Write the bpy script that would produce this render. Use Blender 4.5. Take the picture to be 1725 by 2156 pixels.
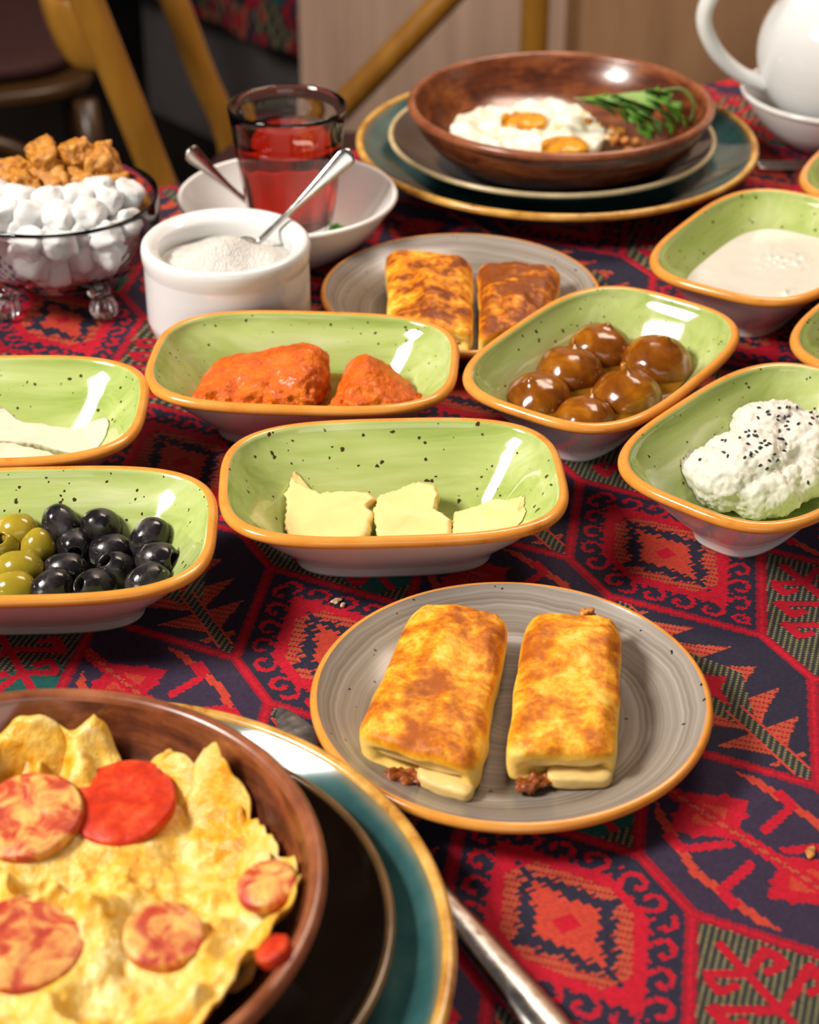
import bpy, bmesh, math, random
import numpy as np
from mathutils import Vector, Matrix, noise
from mathutils.bvhtree import BVHTree

for o in list(bpy.data.objects):
    bpy.data.objects.remove(o, do_unlink=True)
S = bpy.context.scene
COL = S.collection
R = math.radians
rnd = random.Random(7)

# ------------------------------------------------------------------ camera
CAM_H, PITCH, FPX = 0.5311, R(31.904), 3917.0
cd = bpy.data.cameras.new('camera')
cam = bpy.data.objects.new('camera', cd)
COL.objects.link(cam)
cam.location = (0, 0, CAM_H)
cam.rotation_euler = (R(90) - PITCH, 0, 0)
cd.sensor_fit = 'HORIZONTAL'
cd.sensor_width = 24.0
cd.lens = FPX / 1725.0 * 24.0
cd.clip_start = 0.01
cd.clip_end = 50
cd.dof.use_dof = True
cd.dof.focus_distance = 0.93
cd.dof.aperture_fstop = 7.5
S.camera = cam
S.cycles.max_bounces = 8
S.cycles.diffuse_bounces = 2
S.cycles.glossy_bounces = 3
S.cycles.transmission_bounces = 8
S.cycles.caustics_reflective = False
S.cycles.transparent_max_bounces = 6

# ------------------------------------------------------------------ world, lights, exposure
w = bpy.data.worlds.new('room_air')
S.world = w
w.use_nodes = True
wb = w.node_tree.nodes['Background']
wb.inputs[0].default_value = (1.0, 0.90, 0.82, 1)
wb.inputs[1].default_value = 0.09


def area(name, loc, target, sx, sy, power, col, shape='RECTANGLE'):
    ld = bpy.data.lights.new(name, 'AREA')
    ld.shape = shape
    ld.size = sx
    ld.size_y = sy
    ld.energy = power
    ld.color = col
    o = bpy.data.objects.new(name, ld)
    COL.objects.link(o)
    o.location = loc
    d = Vector(target) - Vector(loc)
    o.rotation_euler = d.to_track_quat('-Z', 'Y').to_euler()
    return o


KEY = Vector((-0.69, -0.21, 0.68)).normalized()
TGT = Vector((0.03, 0.85, 0.02))
area('softbox_key', TGT + KEY * 2.0, TGT, 0.50, 0.50, 59, (1.0, 0.94, 0.86))
area('partition_fill', (0.55, 1.9, 1.7), (0.45, 2.4, 0), 0.9, 0.9, 36, (1.0, 0.82, 0.68))  # unseen overhead fill, placed to brighten the partition behind the table
area('front_fill', (0.25, -1.5, 0.75), (0.05, 0.85, 0.0), 1.6, 1.0, 12, (1.0, 0.95, 0.91))  # added fill behind the camera to brighten the dish fronts

vs = S.view_settings
vs.view_transform = 'Standard'
vs.look = 'None'
vs.exposure = 0.0
vs.gamma = 1.0
vs.use_curve_mapping = False


# ------------------------------------------------------------------ helpers
def at(u, v, z):
    """point of the table scene seen at photo pixel (u, v) at height z"""
    f = np.array([0, math.cos(PITCH), -math.sin(PITCH)])
    up = np.array([0, math.sin(PITCH), math.cos(PITCH)])
    d = f + np.array([1, 0, 0]) * (u - 862.5) / FPX - up * (v - 1078) / FPX
    t = (z - CAM_H) / d[2]
    return np.array([0, 0, CAM_H]) + t * d


def at_y(u, v, y):
    f = np.array([0, math.cos(PITCH), -math.sin(PITCH)])
    up = np.array([0, math.sin(PITCH), math.cos(PITCH)])
    d = f + np.array([1, 0, 0]) * (u - 862.5) / FPX - up * (v - 1078) / FPX
    return np.array([0, 0, CAM_H]) + d * (y / d[1])


def _h(ix, iy, iz, s):
    n = (ix.astype(np.int64) * 374761393 + iy.astype(np.int64) * 668265263 + iz.astype(np.int64) * 2147483647 + s * 974711) & 0x7fffffff
    n = ((n ^ (n >> 13)) * 1274126177) & 0x7fffffff
    n = ((n ^ (n >> 16)) * 1911520717) & 0x7fffffff
    return (n ^ (n >> 15)).astype(np.float64) / 0x7fffffff * 2 - 1


def vnoise(P, seed=0):
    P = np.asarray(P, float)
    i = np.floor(P).astype(np.int64)
    f = P - i
    f = f * f * f * (f * (f * 6 - 15) + 10)
    r = 0
    for dx in (0, 1):
        for dy in (0, 1):
            for dz in (0, 1):
                wgt = (f[:, 0] if dx else 1 - f[:, 0]) * (f[:, 1] if dy else 1 - f[:, 1]) * (f[:, 2] if dz else 1 - f[:, 2])
                r = r + wgt * _h(i[:, 0] + dx, i[:, 1] + dy, i[:, 2] + dz, seed)
    return r


def fbm(P, octs=4, seed=0, gain=0.5):
    P = np.asarray(P, float)
    r, a = 0, 1.0
    for k in range(octs):
        r = r + a * vnoise(P * (2.03 ** k) + 17.3 * k, seed + k)
        a *= gain
    return r


def mesh_obj(name, V, F, mats, parent=None, midx=None, smooth=True, loc=None, rot=None):
    me = bpy.data.meshes.new(name)
    me.from_pydata([tuple(map(float, p)) for p in V], [], [tuple(int(i) for i in f) for f in F])
    if not isinstance(mats, (list, tuple)):
        mats = [mats]
    for m in mats:
        me.materials.append(m)
    if midx is not None:
        me.polygons.foreach_set('material_index', np.asarray(midx, dtype=np.int32))
    if smooth:
        me.polygons.foreach_set('use_smooth', np.ones(len(me.polygons), dtype=bool))
    me.update()
    o = bpy.data.objects.new(name, me)
    COL.objects.link(o)
    if parent is not None:
        o.parent = parent
    if loc is not None:
        o.location = loc
    if rot is not None:
        o.rotation_euler = rot
    return o


def empty(name, loc=(0, 0, 0), rot=(0, 0, 0)):
    o = bpy.data.objects.new(name, None)
    o.empty_display_size = 0.02
    COL.objects.link(o)
    o.location = loc
    o.rotation_euler = rot
    return o


def tag(o, label, cat, group=None, kind=None):
    o['label'] = label
    o['category'] = cat
    if group:
        o['group'] = group
    if kind:
        o['kind'] = kind
    return o


def struct(o, label=None):
    o['kind'] = 'structure'
    if label:
        o['label'] = label
    return o


def copy_tree(o, parent=None):
    c = o.copy()
    COL.objects.link(c)
    c.parent = parent
    for ch in list(o.children):
        copy_tree(ch, c)
    return c


def lathe(prof, n=96, close=False, rmod=None):
    """rings of (r, z) around z; r = 0 makes a pole"""
    V, F, ids, seg = [], [], [], []
    for k, (r, z) in enumerate(prof):
        if r < 1e-7:
            ids.append([len(V)] * n)
            V.append((0, 0, z))
        else:
            b = len(V)
            ids.append(list(range(b, b + n)))
            for i in range(n):
                a = 2 * math.pi * i / n
                rr = r * (rmod(a, k) if rmod else 1)
                V.append((rr * math.cos(a), rr * math.sin(a), z))
    m = len(prof)
    for k in range(m if close else m - 1):
        A, B = ids[k], ids[(k + 1) % m]
        for i in range(n):
            j = (i + 1) % n
            f = []
            for x in (A[i], A[j], B[j], B[i]):
                if x not in f:
                    f.append(x)
            if len(f) > 2:
                F.append(f)
                seg.append(k)
    return np.array(V, float), F, seg


def tube(path, rad, n=12, flat=None, caps=True):
    """swept tube; rad scalar or list; flat = list of (width, thickness, side vector)"""
    P = [Vector(p) for p in path]
    m = len(P)
    V, F = [], []
    prev = None
    for k in range(m):
        t = (P[min(k + 1, m - 1)] - P[max(k - 1, 0)]).normalized()
        if prev is None:
            ref = Vector((0, 0, 1)) if abs(t.z) < 0.9 else Vector((1, 0, 0))
            sx = t.cross(ref).normalized()
        else:
            sx = (prev - t * prev.dot(t)).normalized()
        if flat is not None:
            sx = Vector(flat[2])
            sx = (sx - t * sx.dot(t)).normalized()
        prev = sx
        sy = t.cross(sx).normalized()
        if flat is not None:
            rx, ry = flat[0][k], flat[1][k]
        else:
            rx = ry = rad[k] if isinstance(rad, (list, tuple, np.ndarray)) else rad
        for i in range(n):
            a = 2 * math.pi * i / n
            q = P[k] + sx * (rx * math.cos(a)) + sy * (ry * math.sin(a))
            V.append(tuple(q))
    for k in range(m - 1):
        for i in range(n):
            j = (i + 1) % n
            F.append((k * n + i, k * n + j, (k + 1) * n + j, (k + 1) * n + i))
    if caps:
        F.append(tuple(range(n))[::-1])
        F.append(tuple(range((m - 1) * n, m * n)))
    return np.array(V), F


def spline(pts, n=40):
    """Catmull-Rom through pts"""
    P = [np.array(p, float) for p in pts]
    P = [2 * P[0] - P[1]] + P + [2 * P[-1] - P[-2]]
    out = []
    segs = len(P) - 3
    for i in range(n):
        x = i / (n - 1) * segs
        k = min(int(x), segs - 1)
        t = x - k
        a, b, c, d = P[k:k + 4]
        out.append(0.5 * ((2 * b) + (-a + c) * t + (2 * a - 5 * b + 4 * c - d) * t * t + (-a + 3 * b - 3 * c + d) * t ** 3))
    return np.array(out)


_cube_cache = {}


def cubegrid(n):
    if n in _cube_cache:
        return _cube_cache[n]
    idx, V, F = {}, [], []

    def vid(p):
        k = tuple(int(round(c * 1000)) for c in p)
        if k not in idx:
            idx[k] = len(V)
            V.append(p)
        return idx[k]
    L = [-1 + 2 * i / n for i in range(n + 1)]
    for ax in range(3):
        for sg in (-1, 1):
            for i in range(n):
                for j in range(n):
                    q = []
                    for (a, b) in ((L[i], L[j]), (L[i + 1], L[j]), (L[i + 1], L[j + 1]), (L[i], L[j + 1])):
                        p = [0, 0, 0]
                        p[ax] = sg
                        p[(ax + 1) % 3] = a
                        p[(ax + 2) % 3] = b
                        q.append(vid(tuple(p)))
                    F.append(q if sg > 0 else q[::-1])
    _cube_cache[n] = (np.array(V, float), F)
    return _cube_cache[n]


def superbox(n, e):
    V, F = cubegrid(n)
    d = (np.abs(V) ** e).sum(1) ** (1.0 / e)
    return V / d[:, None], F


def quadmap(V, c, z0, z1):
    """map unit superbox to footprint quad c (4 xy points: --, +-, ++, -+) and heights z0..z1"""
    c = np.array(c, float)[:, :2]
    s, t, q = (V[:, 0] + 1) / 2, (V[:, 1] + 1) / 2, (V[:, 2] + 1) / 2
    xy = ((1 - s) * (1 - t))[:, None] * c[0] + (s * (1 - t))[:, None] * c[1] + (s * t)[:, None] * c[2] + ((1 - s) * t)[:, None] * c[3]
    return np.c_[xy, z0 + q * (z1 - z0)]


_ico = {}


def ico(sub):
    if sub not in _ico:
        bm = bmesh.new()
        bmesh.ops.create_icosphere(bm, subdivisions=sub, radius=1)
        V = np.array([v.co[:] for v in bm.verts])
        F = [[v.index for v in f.verts] for f in bm.faces]
        bm.free()
        _ico[sub] = (V, F)
    return _ico[sub]


def blobs(parts, sub=5, amps=((0.003, 60),), seed=1):
    """union list of displaced ellipsoids: (centre, radii, rotz, power)"""
    V0, F0 = ico(sub)
    VV, FF = [], []
    for k, pr in enumerate(parts):
        c, r, rz = pr[0], pr[1], (pr[2] if len(pr) > 2 else 0)
        e = pr[3] if len(pr) > 3 else 2.0
        U = V0 / ((np.abs(V0) ** e).sum(1) ** (1.0 / e))[:, None]
        P = U * np.array(r)
        cs, sn = math.cos(rz), math.sin(rz)
        N = V0.copy()
        P = np.c_[P[:, 0] * cs - P[:, 1] * sn, P[:, 0] * sn + P[:, 1] * cs, P[:, 2]] + np.array(c)
        N = np.c_[N[:, 0] * cs - N[:, 1] * sn, N[:, 0] * sn + N[:, 1] * cs, N[:, 2]]
        for j, (a, s) in enumerate(amps):
            P = P + N * (a * fbm(P * s + 5.1 * j, 3, seed + 31 * j))[:, None]
        b = sum(len(x) for x in VV)
        VV.append(P)
        FF += [[i + b for i in f] for f in F0]
    return np.vstack(VV), FF


def resample(pts, n):
    P = np.array(list(pts) + [pts[0]], float)
    L = np.r_[0, np.cumsum(np.linalg.norm(np.diff(P, axis=0), axis=1))]
    t = np.linspace(0, L[-1], n, endpoint=False)
    return np.c_[[np.interp(t, L, P[:, k]) for k in range(P.shape[1])]].T


def slab(outline, down, n=220, jag=0.001, jscale=110, bev=0.0018, seed=3, rough=0.0006, taper=0.0):
    """thick irregular slab below a 3D outline (its top face); down = thickness vector"""
    O = resample(outline, n)
    c = O.mean(0)
    d = O - c
    L = np.linalg.norm(d, axis=1)[:, None]
    nd = d / L
    O = O + nd * (jag * fbm(O * jscale, 5, seed, 0.7))[:, None]
    down = np.array(down, float)
    rings = []
    nrm = -down / np.linalg.norm(down)
    for f in (0.05, 0.2, 0.4, 0.6, 0.75, 0.87):
        q = c + (O - c) * f
        rings.append(q + nrm * (0.0007 * fbm(q * 80, 2, seed + 3))[:, None] * (1 - f ** 4))
    for f, t in ((-bev * 0.8, 0.03), (0, 0.16), (0.0004, 0.4), (0.0, 0.7), (-bev, 0.93), (-bev * 2.5, 1.0)):
        q = O + nd * (f + taper * t) + down * t
        q = q + nd * (rough * fbm(q * 420, 3, seed + 9))[:, None] * (1 if t > 0.03 else 0.3)
        rings.append(q)
    V = np.vstack(rings)
    F = []
    for k in range(len(rings) - 1):
        for i in range(n):
            j = (i + 1) % n
            F.append((k * n + i, (k + 1) * n + i, (k + 1) * n + j, k * n + j))
    V = np.vstack([V, rings[0].mean(0), rings[-1].mean(0)])
    a, b = len(V) - 2, len(V) - 1
    for i in range(n):
        j = (i + 1) % n
        F.append((a, i, j))
        F.append((b, (len(rings) - 1) * n + j, (len(rings) - 1) * n + i))
    return V, F


def remesh(V, F, voxel, smooth):
    o = mesh_obj('tmp', V, F, [])
    m = o.modifiers.new('r', 'REMESH')
    m.mode = 'VOXEL'
    m.voxel_size = voxel
    m2 = o.modifiers.new('s', 'SMOOTH')
    m2.factor = 0.5
    m2.iterations = smooth
    dg = bpy.context.evaluated_depsgraph_get()
    e = o.evaluated_get(dg)
    me = e.to_mesh()
    V = np.array([v.co[:] for v in me.vertices])
    F = [list(p.vertices) for p in me.polygons]
    e.to_mesh_clear()
    bpy.data.objects.remove(o)
    return V, F


def vnormals(V, F):
    Q = np.array([f if len(f) == 4 else list(f) + [f[-1]] for f in F])
    n = np.cross(V[Q[:, 2]] - V[Q[:, 0]], V[Q[:, 3]] - V[Q[:, 1]])
    N = np.zeros_like(V)
    for k in range(4):
        np.add.at(N, Q[:, k], n)
    return N / (np.linalg.norm(N, axis=1)[:, None] + 1e-12)


def recenter(V, loc):
    return np.asarray(V) - np.array(loc, float)


# ------------------------------------------------------------------ materials
class NT:
    def __init__(self, name):
        self.m = bpy.data.materials.new(name)
        self.m.use_nodes = True
        self.t = self.m.node_tree
        self.b = self.t.nodes['Principled BSDF']
        self._tc = None

    def n(self, typ, **kw):
        nd = self.t.nodes.new(typ)
        for k, v in kw.items():
            setattr(nd, k, v)
        return nd

    def link(self, a, b):
        self.t.links.new(a, b)

    def set(self, **kw):
        for k, v in kw.items():
            k = k.replace('_', ' ')
            if isinstance(v, tuple) and len(v) == 3 and self.b.inputs[k].type == 'RGBA':
                v = v + (1,)
            if hasattr(v, 'is_output'):
                self.link(v, self.b.inputs[k])
            else:
                self.b.inputs[k].default_value = v
        return self

    def coord(self, scale=(1, 1, 1), rot=(0, 0, 0), loc=(0, 0, 0), src='Object', rand=False):
        if self._tc is None:
            self._tc = self.n('ShaderNodeTexCoord')
        mp = self.n('ShaderNodeMapping')
        mp.inputs['Scale'].default_value = scale
        mp.inputs['Rotation'].default_value = rot
        mp.inputs['Location'].default_value = loc
        self.link(self._tc.outputs[src], mp.inputs['Vector'])
        if rand:
            oi = self.n('ShaderNodeObjectInfo')
            ml = self.math('MULTIPLY', oi.outputs['Random'], 9.0)
            cb = self.n('ShaderNodeCombineXYZ')
            for i in range(3):
                self.link(ml, cb.inputs[i])
            ad = self.n('ShaderNodeVectorMath', operation='ADD')
            self.link(mp.outputs[0], ad.inputs[0])
            self.link(cb.outputs[0], ad.inputs[1])
            return ad.outputs[0]
        return mp.outputs[0]

    def noise(self, vec, scale=5, detail=4, rough=0.55, dist=0.0):
        nd = self.n('ShaderNodeTexNoise')
        nd.inputs['Scale'].default_value = scale
        nd.inputs['Detail'].default_value = detail
        nd.inputs['Roughness'].default_value = rough
        nd.inputs['Distortion'].default_value = dist
        self.link(vec, nd.inputs['Vector'])
        return nd.outputs['Fac']

    def vor(self, vec, scale=5, feature='F1'):
        nd = self.n('ShaderNodeTexVoronoi', feature=feature)
        nd.inputs['Scale'].default_value = scale
        self.link(vec, nd.inputs['Vector'])
        return nd.outputs['Distance']

    def wave(self, vec, scale=5, dist=0, detail=2, direction='X', typ='BANDS', dscale=1.0):
        nd = self.n('ShaderNodeTexWave', wave_type=typ)
        if typ == 'BANDS':
            nd.bands_direction = direction
        else:
            nd.rings_direction = direction
        nd.inputs['Scale'].default_value = scale
        nd.inputs['Distortion'].default_value = dist
        nd.inputs['Detail'].default_value = detail
        nd.inputs['Detail Scale'].default_value = dscale
        self.link(vec, nd.inputs['Vector'])
        return nd.outputs['Fac']

    def math(self, op, a, b=None, clamp=False):
        nd = self.n('ShaderNodeMath', operation=op, use_clamp=clamp)
        for i, x in enumerate((a, b)):
            if x is None:
                continue
            if hasattr(x, 'is_output'):
                self.link(x, nd.inputs[i])
            else:
                nd.inputs[i].default_value = x
        return nd.outputs[0]

    def ramp(self, fac, stops):
        nd = self.n('ShaderNodeValToRGB')
        els = nd.color_ramp.elements
        while len(els) < len(stops):
            els.new(0.5)
        for e, (p, c) in zip(els, stops):
            e.position = p
            e.color = tuple(c) + (1,) if len(c) == 3 else c
        self.link(fac, nd.inputs[0])
        return nd.outputs[0]

    def step(self, fac, lo, hi):
        nd = self.n('ShaderNodeMapRange')
        nd.inputs['From Min'].default_value = lo
        nd.inputs['From Max'].default_value = hi
        nd.interpolation_type = 'SMOOTHSTEP'
        self.link(fac, nd.inputs['Value'])
        return nd.outputs[0]

    def mix(self, fac, a, b, typ='MIX'):
        nd = self.n('ShaderNodeMix', data_type='RGBA', blend_type=typ)
        for s, x in (('Factor', fac), ('A', a), ('B', b)):
            sock = [i for i in nd.inputs if i.name == s and (i.type == 'RGBA' or s == 'Factor')][0]
            if hasattr(x, 'is_output'):
                self.link(x, sock)
            else:
                sock.default_value = (tuple(x) + (1,)) if isinstance(x, tuple) and len(x) == 3 else x
        return [o for o in nd.outputs if o.type == 'RGBA'][0]

    def xyz(self, vec):
        nd = self.n('ShaderNodeSeparateXYZ')
        self.link(vec, nd.inputs[0])
        return nd.outputs

    def bump(self, h, strength=0.3, dist=0.001):
        nd = self.n('ShaderNodeBump')
        nd.inputs['Strength'].default_value = strength
        nd.inputs['Distance'].default_value = dist
        self.link(h, nd.inputs['Height'])
        self.link(nd.outputs[0], self.b.inputs['Normal'])
        return self


def plain(name, col, rough=0.4, noise_amt=0.12, scale=60, metal=0.0, coat=0.0, sss=0.0, bump=0.0, bscale=300, spec=0.5):
    """base colour varied by a fine noise"""
    k = NT(name)
    c = k.coord()
    f = k.noise(c, scale, 4)
    lo = tuple(x * (1 - noise_amt) for x in col)
    hi = tuple(min(1, x * (1 + noise_amt)) for x in col)
    k.set(Base_Color=k.ramp(f, [(0.3, lo), (0.7, hi)]), Roughness=rough, Metallic=metal, Coat_Weight=coat, Coat_Roughness=0.05)
    k.b.inputs['Specular IOR Level'].default_value = spec
    if bump:
        k.bump(k.noise(c, bscale, 5, 0.6), bump, 0.0006)
    return k.m


M = {}


def build_materials():
    # green brushed glaze with dark specks
    k = NT('green_glaze')
    c = k.coord(scale=(9, 75, 75), rand=True)
    strokes = k.noise(c, 1.0, 6, 0.62, 0.6)
    c2 = k.coord(scale=(14, 26, 26), rand=True)
    broad = k.noise(c2, 1.0, 2, 0.5)
    f = k.math('ADD', k.math('MULTIPLY', strokes, 0.65), k.math('MULTIPLY', broad, 0.35))
    base = k.ramp(f, [(0.30, (0.26, 0.36, 0.07)), (0.44, (0.39, 0.48, 0.14)), (0.55, (0.47, 0.55, 0.20)), (0.72, (0.62, 0.67, 0.38))])
    cs = k.coord(rand=True)
    d = k.vor(cs, 230)
    sz = k.noise(cs, 190, 2)
    thr = k.math('MULTIPLY', k.step(sz, 0.43, 0.80), 0.42)
    spk = k.math('LESS_THAN', d, thr)
    k.set(Base_Color=k.mix(spk, base, (0.06, 0.035, 0.012)), Roughness=0.09, Coat_Weight=0.3, Coat_Roughness=0.03)
    M['green'] = k.m

    k = NT('orange_rim_glaze')
    c = k.coord(rand=True)
    f = k.noise(c, 55, 4, 0.6)
    k.set(Base_Color=k.ramp(f, [(0.22, (0.45, 0.15, 0.02)), (0.40, (0.70, 0.27, 0.040)), (0.7, (0.76, 0.33, 0.065))]), Roughness=0.16)
    M['orange_rim'] = k.m

    M['dish_white'] = plain('white_glaze_outside', (0.80, 0.77, 0.75), 0.14, 0.04, 30)
    M['porcelain'] = plain('white_porcelain', (0.76, 0.76, 0.75), 0.08, 0.02, 20)
    M['saucer_white'] = plain('white_saucer_glaze', (0.80, 0.78, 0.75), 0.12, 0.03, 20)

    # grey throwing-ring plate
    k = NT('grey_ringed_glaze')
    c = k.coord()
    x, y, z = k.xyz(c)
    r = k.math('SQRT', k.math('ADD', k.math('MULTIPLY', x, x), k.math('MULTIPLY', y, y)))
    wob = k.math('MULTIPLY', k.noise(c, 14, 3), 0.010)
    rr = k.math('ADD', r, wob)
    cb = k.n('ShaderNodeCombineXYZ')
    k.link(rr, cb.inputs[0])
    ringn = k.noise(cb.outputs[0], 420, 3, 0.7)
    ring2 = k.noise(cb.outputs[0], 90, 2, 0.5)
    f = k.math('ADD', k.math('MULTIPLY', ringn, 0.6), k.math('MULTIPLY', ring2, 0.4))
    f = k.math('ADD', f, k.math('MULTIPLY', k.math('SUBTRACT', k.step(rr, 0.045, 0.088), 0.5), 0.16))  # darker floor, lighter rim: part real glaze, part shading painted into the colour
    base = k.ramp(f, [(0.28, (0.105, 0.080, 0.062)), (0.46, (0.195, 0.160, 0.128)), (0.56, (0.27, 0.232, 0.195)), (0.74, (0.48, 0.44, 0.39))])
    d = k.vor(c, 200)
    spk = k.math('LESS_THAN', d, k.math('MULTIPLY', k.step(k.noise(c, 160, 2), 0.55, 0.80), 0.4))
    k.set(Base_Color=k.mix(spk, base, (0.02, 0.016, 0.014)), Roughness=0.22)
    M['grey_plate'] = k.m
    M['grey_edge'] = M['orange_rim']

    # teal plate
    k = NT('teal_glaze')
    c = k.coord()
    x, y, z = k.xyz(c)
    r = k.math('SQRT', k.math('ADD', k.math('MULTIPLY', x, x), k.math('MULTIPLY', y, y)))
    f = k.noise(c, 26, 4)
    teal = k.ramp(f, [(0.3, (0.022, 0.075, 0.078)), (0.55, (0.038, 0.120, 0.122)), (0.75, (0.085, 0.175, 0.172))])
    edge = k.step(k.math('ADD', r, k.math('MULTIPLY', k.noise(c, 30, 3), 0.006)), 0.144, 0.1515)
    k.set(Base_Color=k.mix(edge, teal, (0.30, 0.19, 0.07)), Roughness=0.10, Coat_Weight=0.4, Coat_Roughness=0.04)
    M['teal'] = k.m
    k = NT('ochre_rim_glaze')
    c = k.coord()
    f = k.noise(c, 48, 4, 0.65)
    k.set(Base_Color=k.ramp(f, [(0.30, (0.10, 0.03, 0.008)), (0.40, (0.45, 0.20, 0.03)), (0.55, (0.62, 0.34, 0.07)), (0.75, (0.72, 0.48, 0.16))]), Roughness=0.2)
    M['ochre_rim'] = k.m
    M['dark_plate'] = plain('black_brown_glaze', (0.022, 0.014, 0.010), 0.07, 0.25, 30, coat=0.3)
    M['grey_dark_plate'] = plain('slate_glaze', (0.075, 0.068, 0.072), 0.10, 0.2, 30, coat=0.3)
    M['cream_rim'] = plain('cream_rim_glaze', (0.55, 0.43, 0.24), 0.2, 0.2, 60)
    M['umber_rim'] = plain('umber_rim_glaze', (0.17, 0.09, 0.03), 0.2, 0.3, 60)

    # clay bowl
    k = NT('brown_clay_glaze')
    c = k.coord(scale=(1, 1, 5.5))
    f = k.noise(c, 26, 5, 0.65, 0.8)
    g = k.noise(k.coord(scale=(1, 1, 0.35)), 60, 3, 0.6)
    f = k.math('ADD', k.math('MULTIPLY', f, 0.7), k.math('MULTIPLY', g, 0.3))
    k.set(Base_Color=k.ramp(f, [(0.32, (0.035, 0.010, 0.005)), (0.47, (0.115, 0.028, 0.010)), (0.58, (0.215, 0.062, 0.018)), (0.72, (0.36, 0.12, 0.03))]), Roughness=0.24, Coat_Weight=0.35, Coat_Roughness=0.12)
    k.bump(k.noise(k.coord(scale=(1, 1, 4)), 130, 4), 0.15, 0.0006)
    M['clay'] = k.m
    k = NT('clay_rim_glaze')
    f = k.noise(k.coord(), 40, 5, 0.6)
    k.set(Base_Color=k.ramp(f, [(0.3, (0.12, 0.030, 0.012)), (0.55, (0.27, 0.085, 0.035)), (0.75, (0.38, 0.14, 0.06))]), Roughness=0.26)
    M['clay_rim'] = k.m

    # fried pancake
    def fried(name, lo, hi, dark, seed, h):
        k = NT(name)
        c = k.coord(loc=(seed, seed * 0.7, 0))
        z = k.xyz(k.coord())[2]
        n1 = k.noise(k.coord(scale=(1.0, 1.0, 0.4), loc=(seed, seed, 0)), 58, 9, 0.66, 0.25)
        n2 = k.noise(c, 260, 4, 0.7)
        f = k.math('ADD', k.math('MULTIPLY', n1, 0.82), k.math('MULTIPLY', n2, 0.18))
        top = k.step(z, h * 0.55, h * 0.88)
        f = k.math('MULTIPLY', k.step(f, lo, hi), top)
        f = k.math('ADD', f, k.math('MULTIPLY', k.math('SUBTRACT', n2, 0.5), 0.12), clamp=True)
        col = k.ramp(f, [(0.0, (0.86, 0.57, 0.13)), (0.22, (0.86, 0.45, 0.035)), (0.48, (0.76, 0.28, 0.008)), (0.78, (0.54, 0.150, 0.003)), (1.0, dark)])
        k.set(Base_Color=col, Roughness=k.math('ADD', 0.42, k.math('MULTIPLY', n2, 0.22)))
        hh = k.math('ADD', k.math('MULTIPLY', n2, 0.5), k.math('MULTIPLY', n1, 0.8))
        k.bump(hh, 0.5, 0.0012)
        k.b.inputs['Specular IOR Level'].default_value = 0.35
        return k.m
    M['fried_a'] = fried('golden_fried_batter', 0.32, 0.62, (0.36, 0.080, 0.004), 1.3, 0.0215)
    M['fried_b'] = fried('golden_fried_batter_pale', 0.34, 0.65, (0.38, 0.085, 0.004), 4.1, 0.0225)
    M['fried_c'] = fried('browned_batter', 0.34, 0.60, (0.20, 0.040, 0.004), 7.7, 0.0235)
    M['fried_d'] = fried('deep_browned_batter', 0.25, 0.53, (0.22, 0.048, 0.004), 2.9, 0.0235)
    M['batter'] = plain('pale_batter', (0.80, 0.56, 0.20), 0.5, 0.15, 90, sss=0.1, bump=0.2, bscale=400)
    M['meat'] = plain('browned_meat_filling', (0.26, 0.060, 0.009), 0.4, 0.5, 220, bump=0.5, bscale=500)

    M['butter'] = plain('butter', (0.88, 0.64, 0.26), 0.38, 0.05, 50, sss=0.12, bump=0.15, bscale=260)
    M['cheese'] = plain('white_cheese', (0.66, 0.58, 0.44), 0.5, 0.06, 90, sss=0.1, bump=0.25, bscale=330)
    M['cream'] = plain('clotted_cream', (0.72, 0.69, 0.60), 0.55, 0.04, 60, sss=0.12, bump=0.5, bscale=420)
    M['yogurt'] = plain('yogurt', (0.64, 0.61, 0.54), 0.3, 0.03, 40, sss=0.1, bump=0.12, bscale=200)
    k = NT('black_olive_skin')
    c = k.coord()
    f = k.noise(c, 130, 5, 0.6)
    k.set(Base_Color=k.ramp(f, [(0.4, (0.010, 0.008, 0.010)), (0.7, (0.035, 0.028, 0.032))]), Roughness=k.ramp(f, [(0.38, (0.12,) * 3), (0.6, (0.40,) * 3)]))
    k.bump(k.noise(c, 220, 3), 0.25, 0.0008)
    M['black_olive'] = k.m
    M['olive_pit'] = plain('olive_cavity', (0.008, 0.006, 0.006), 0.4, 0.2)
    k = NT('green_olive_skin')
    f = k.noise(k.coord(rand=True), 45, 4)
    k.set(Base_Color=k.ramp(f, [(0.3, (0.20, 0.16, 0.012)), (0.55, (0.33, 0.24, 0.018)), (0.75, (0.45, 0.29, 0.03))]), Roughness=0.16)
    M['green_olive'] = k.m
    M['green_olive_pit'] = plain('green_olive_cavity', (0.12, 0.07, 0.01), 0.4, 0.2)

    k = NT('candied_fig_skin')
    c = k.coord()
    f = k.noise(c, 60, 5, 0.6, 0.4)
    k.set(Base_Color=k.ramp(f, [(0.3, (0.12, 0.026, 0.001)), (0.55, (0.24, 0.068, 0.002)), (0.75, (0.42, 0.15, 0.005))]), Roughness=0.18, Coat_Weight=0.18, Coat_Roughness=0.04)
    k.bump(k.noise(c, 110, 3), 0.18, 0.001)
    M['fig'] = k.m
    M['fig_stem'] = plain('fig_stem', (0.45, 0.16, 0.015), 0.2, 0.2)
    k = NT('amber_syrup')
    k.set(Base_Color=(0.62, 0.32, 0.035), Roughness=0.03, Transmission_Weight=0.55, IOR=1.38)
    k.set(Base_Color=k.ramp(k.noise(k.coord(), 30, 2), [(0.3, (0.34, 0.13, 0.008)), (0.7, (0.46, 0.21, 0.018))]))
    M['syrup'] = k.m
    k = NT('honey_brown_jam')
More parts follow.
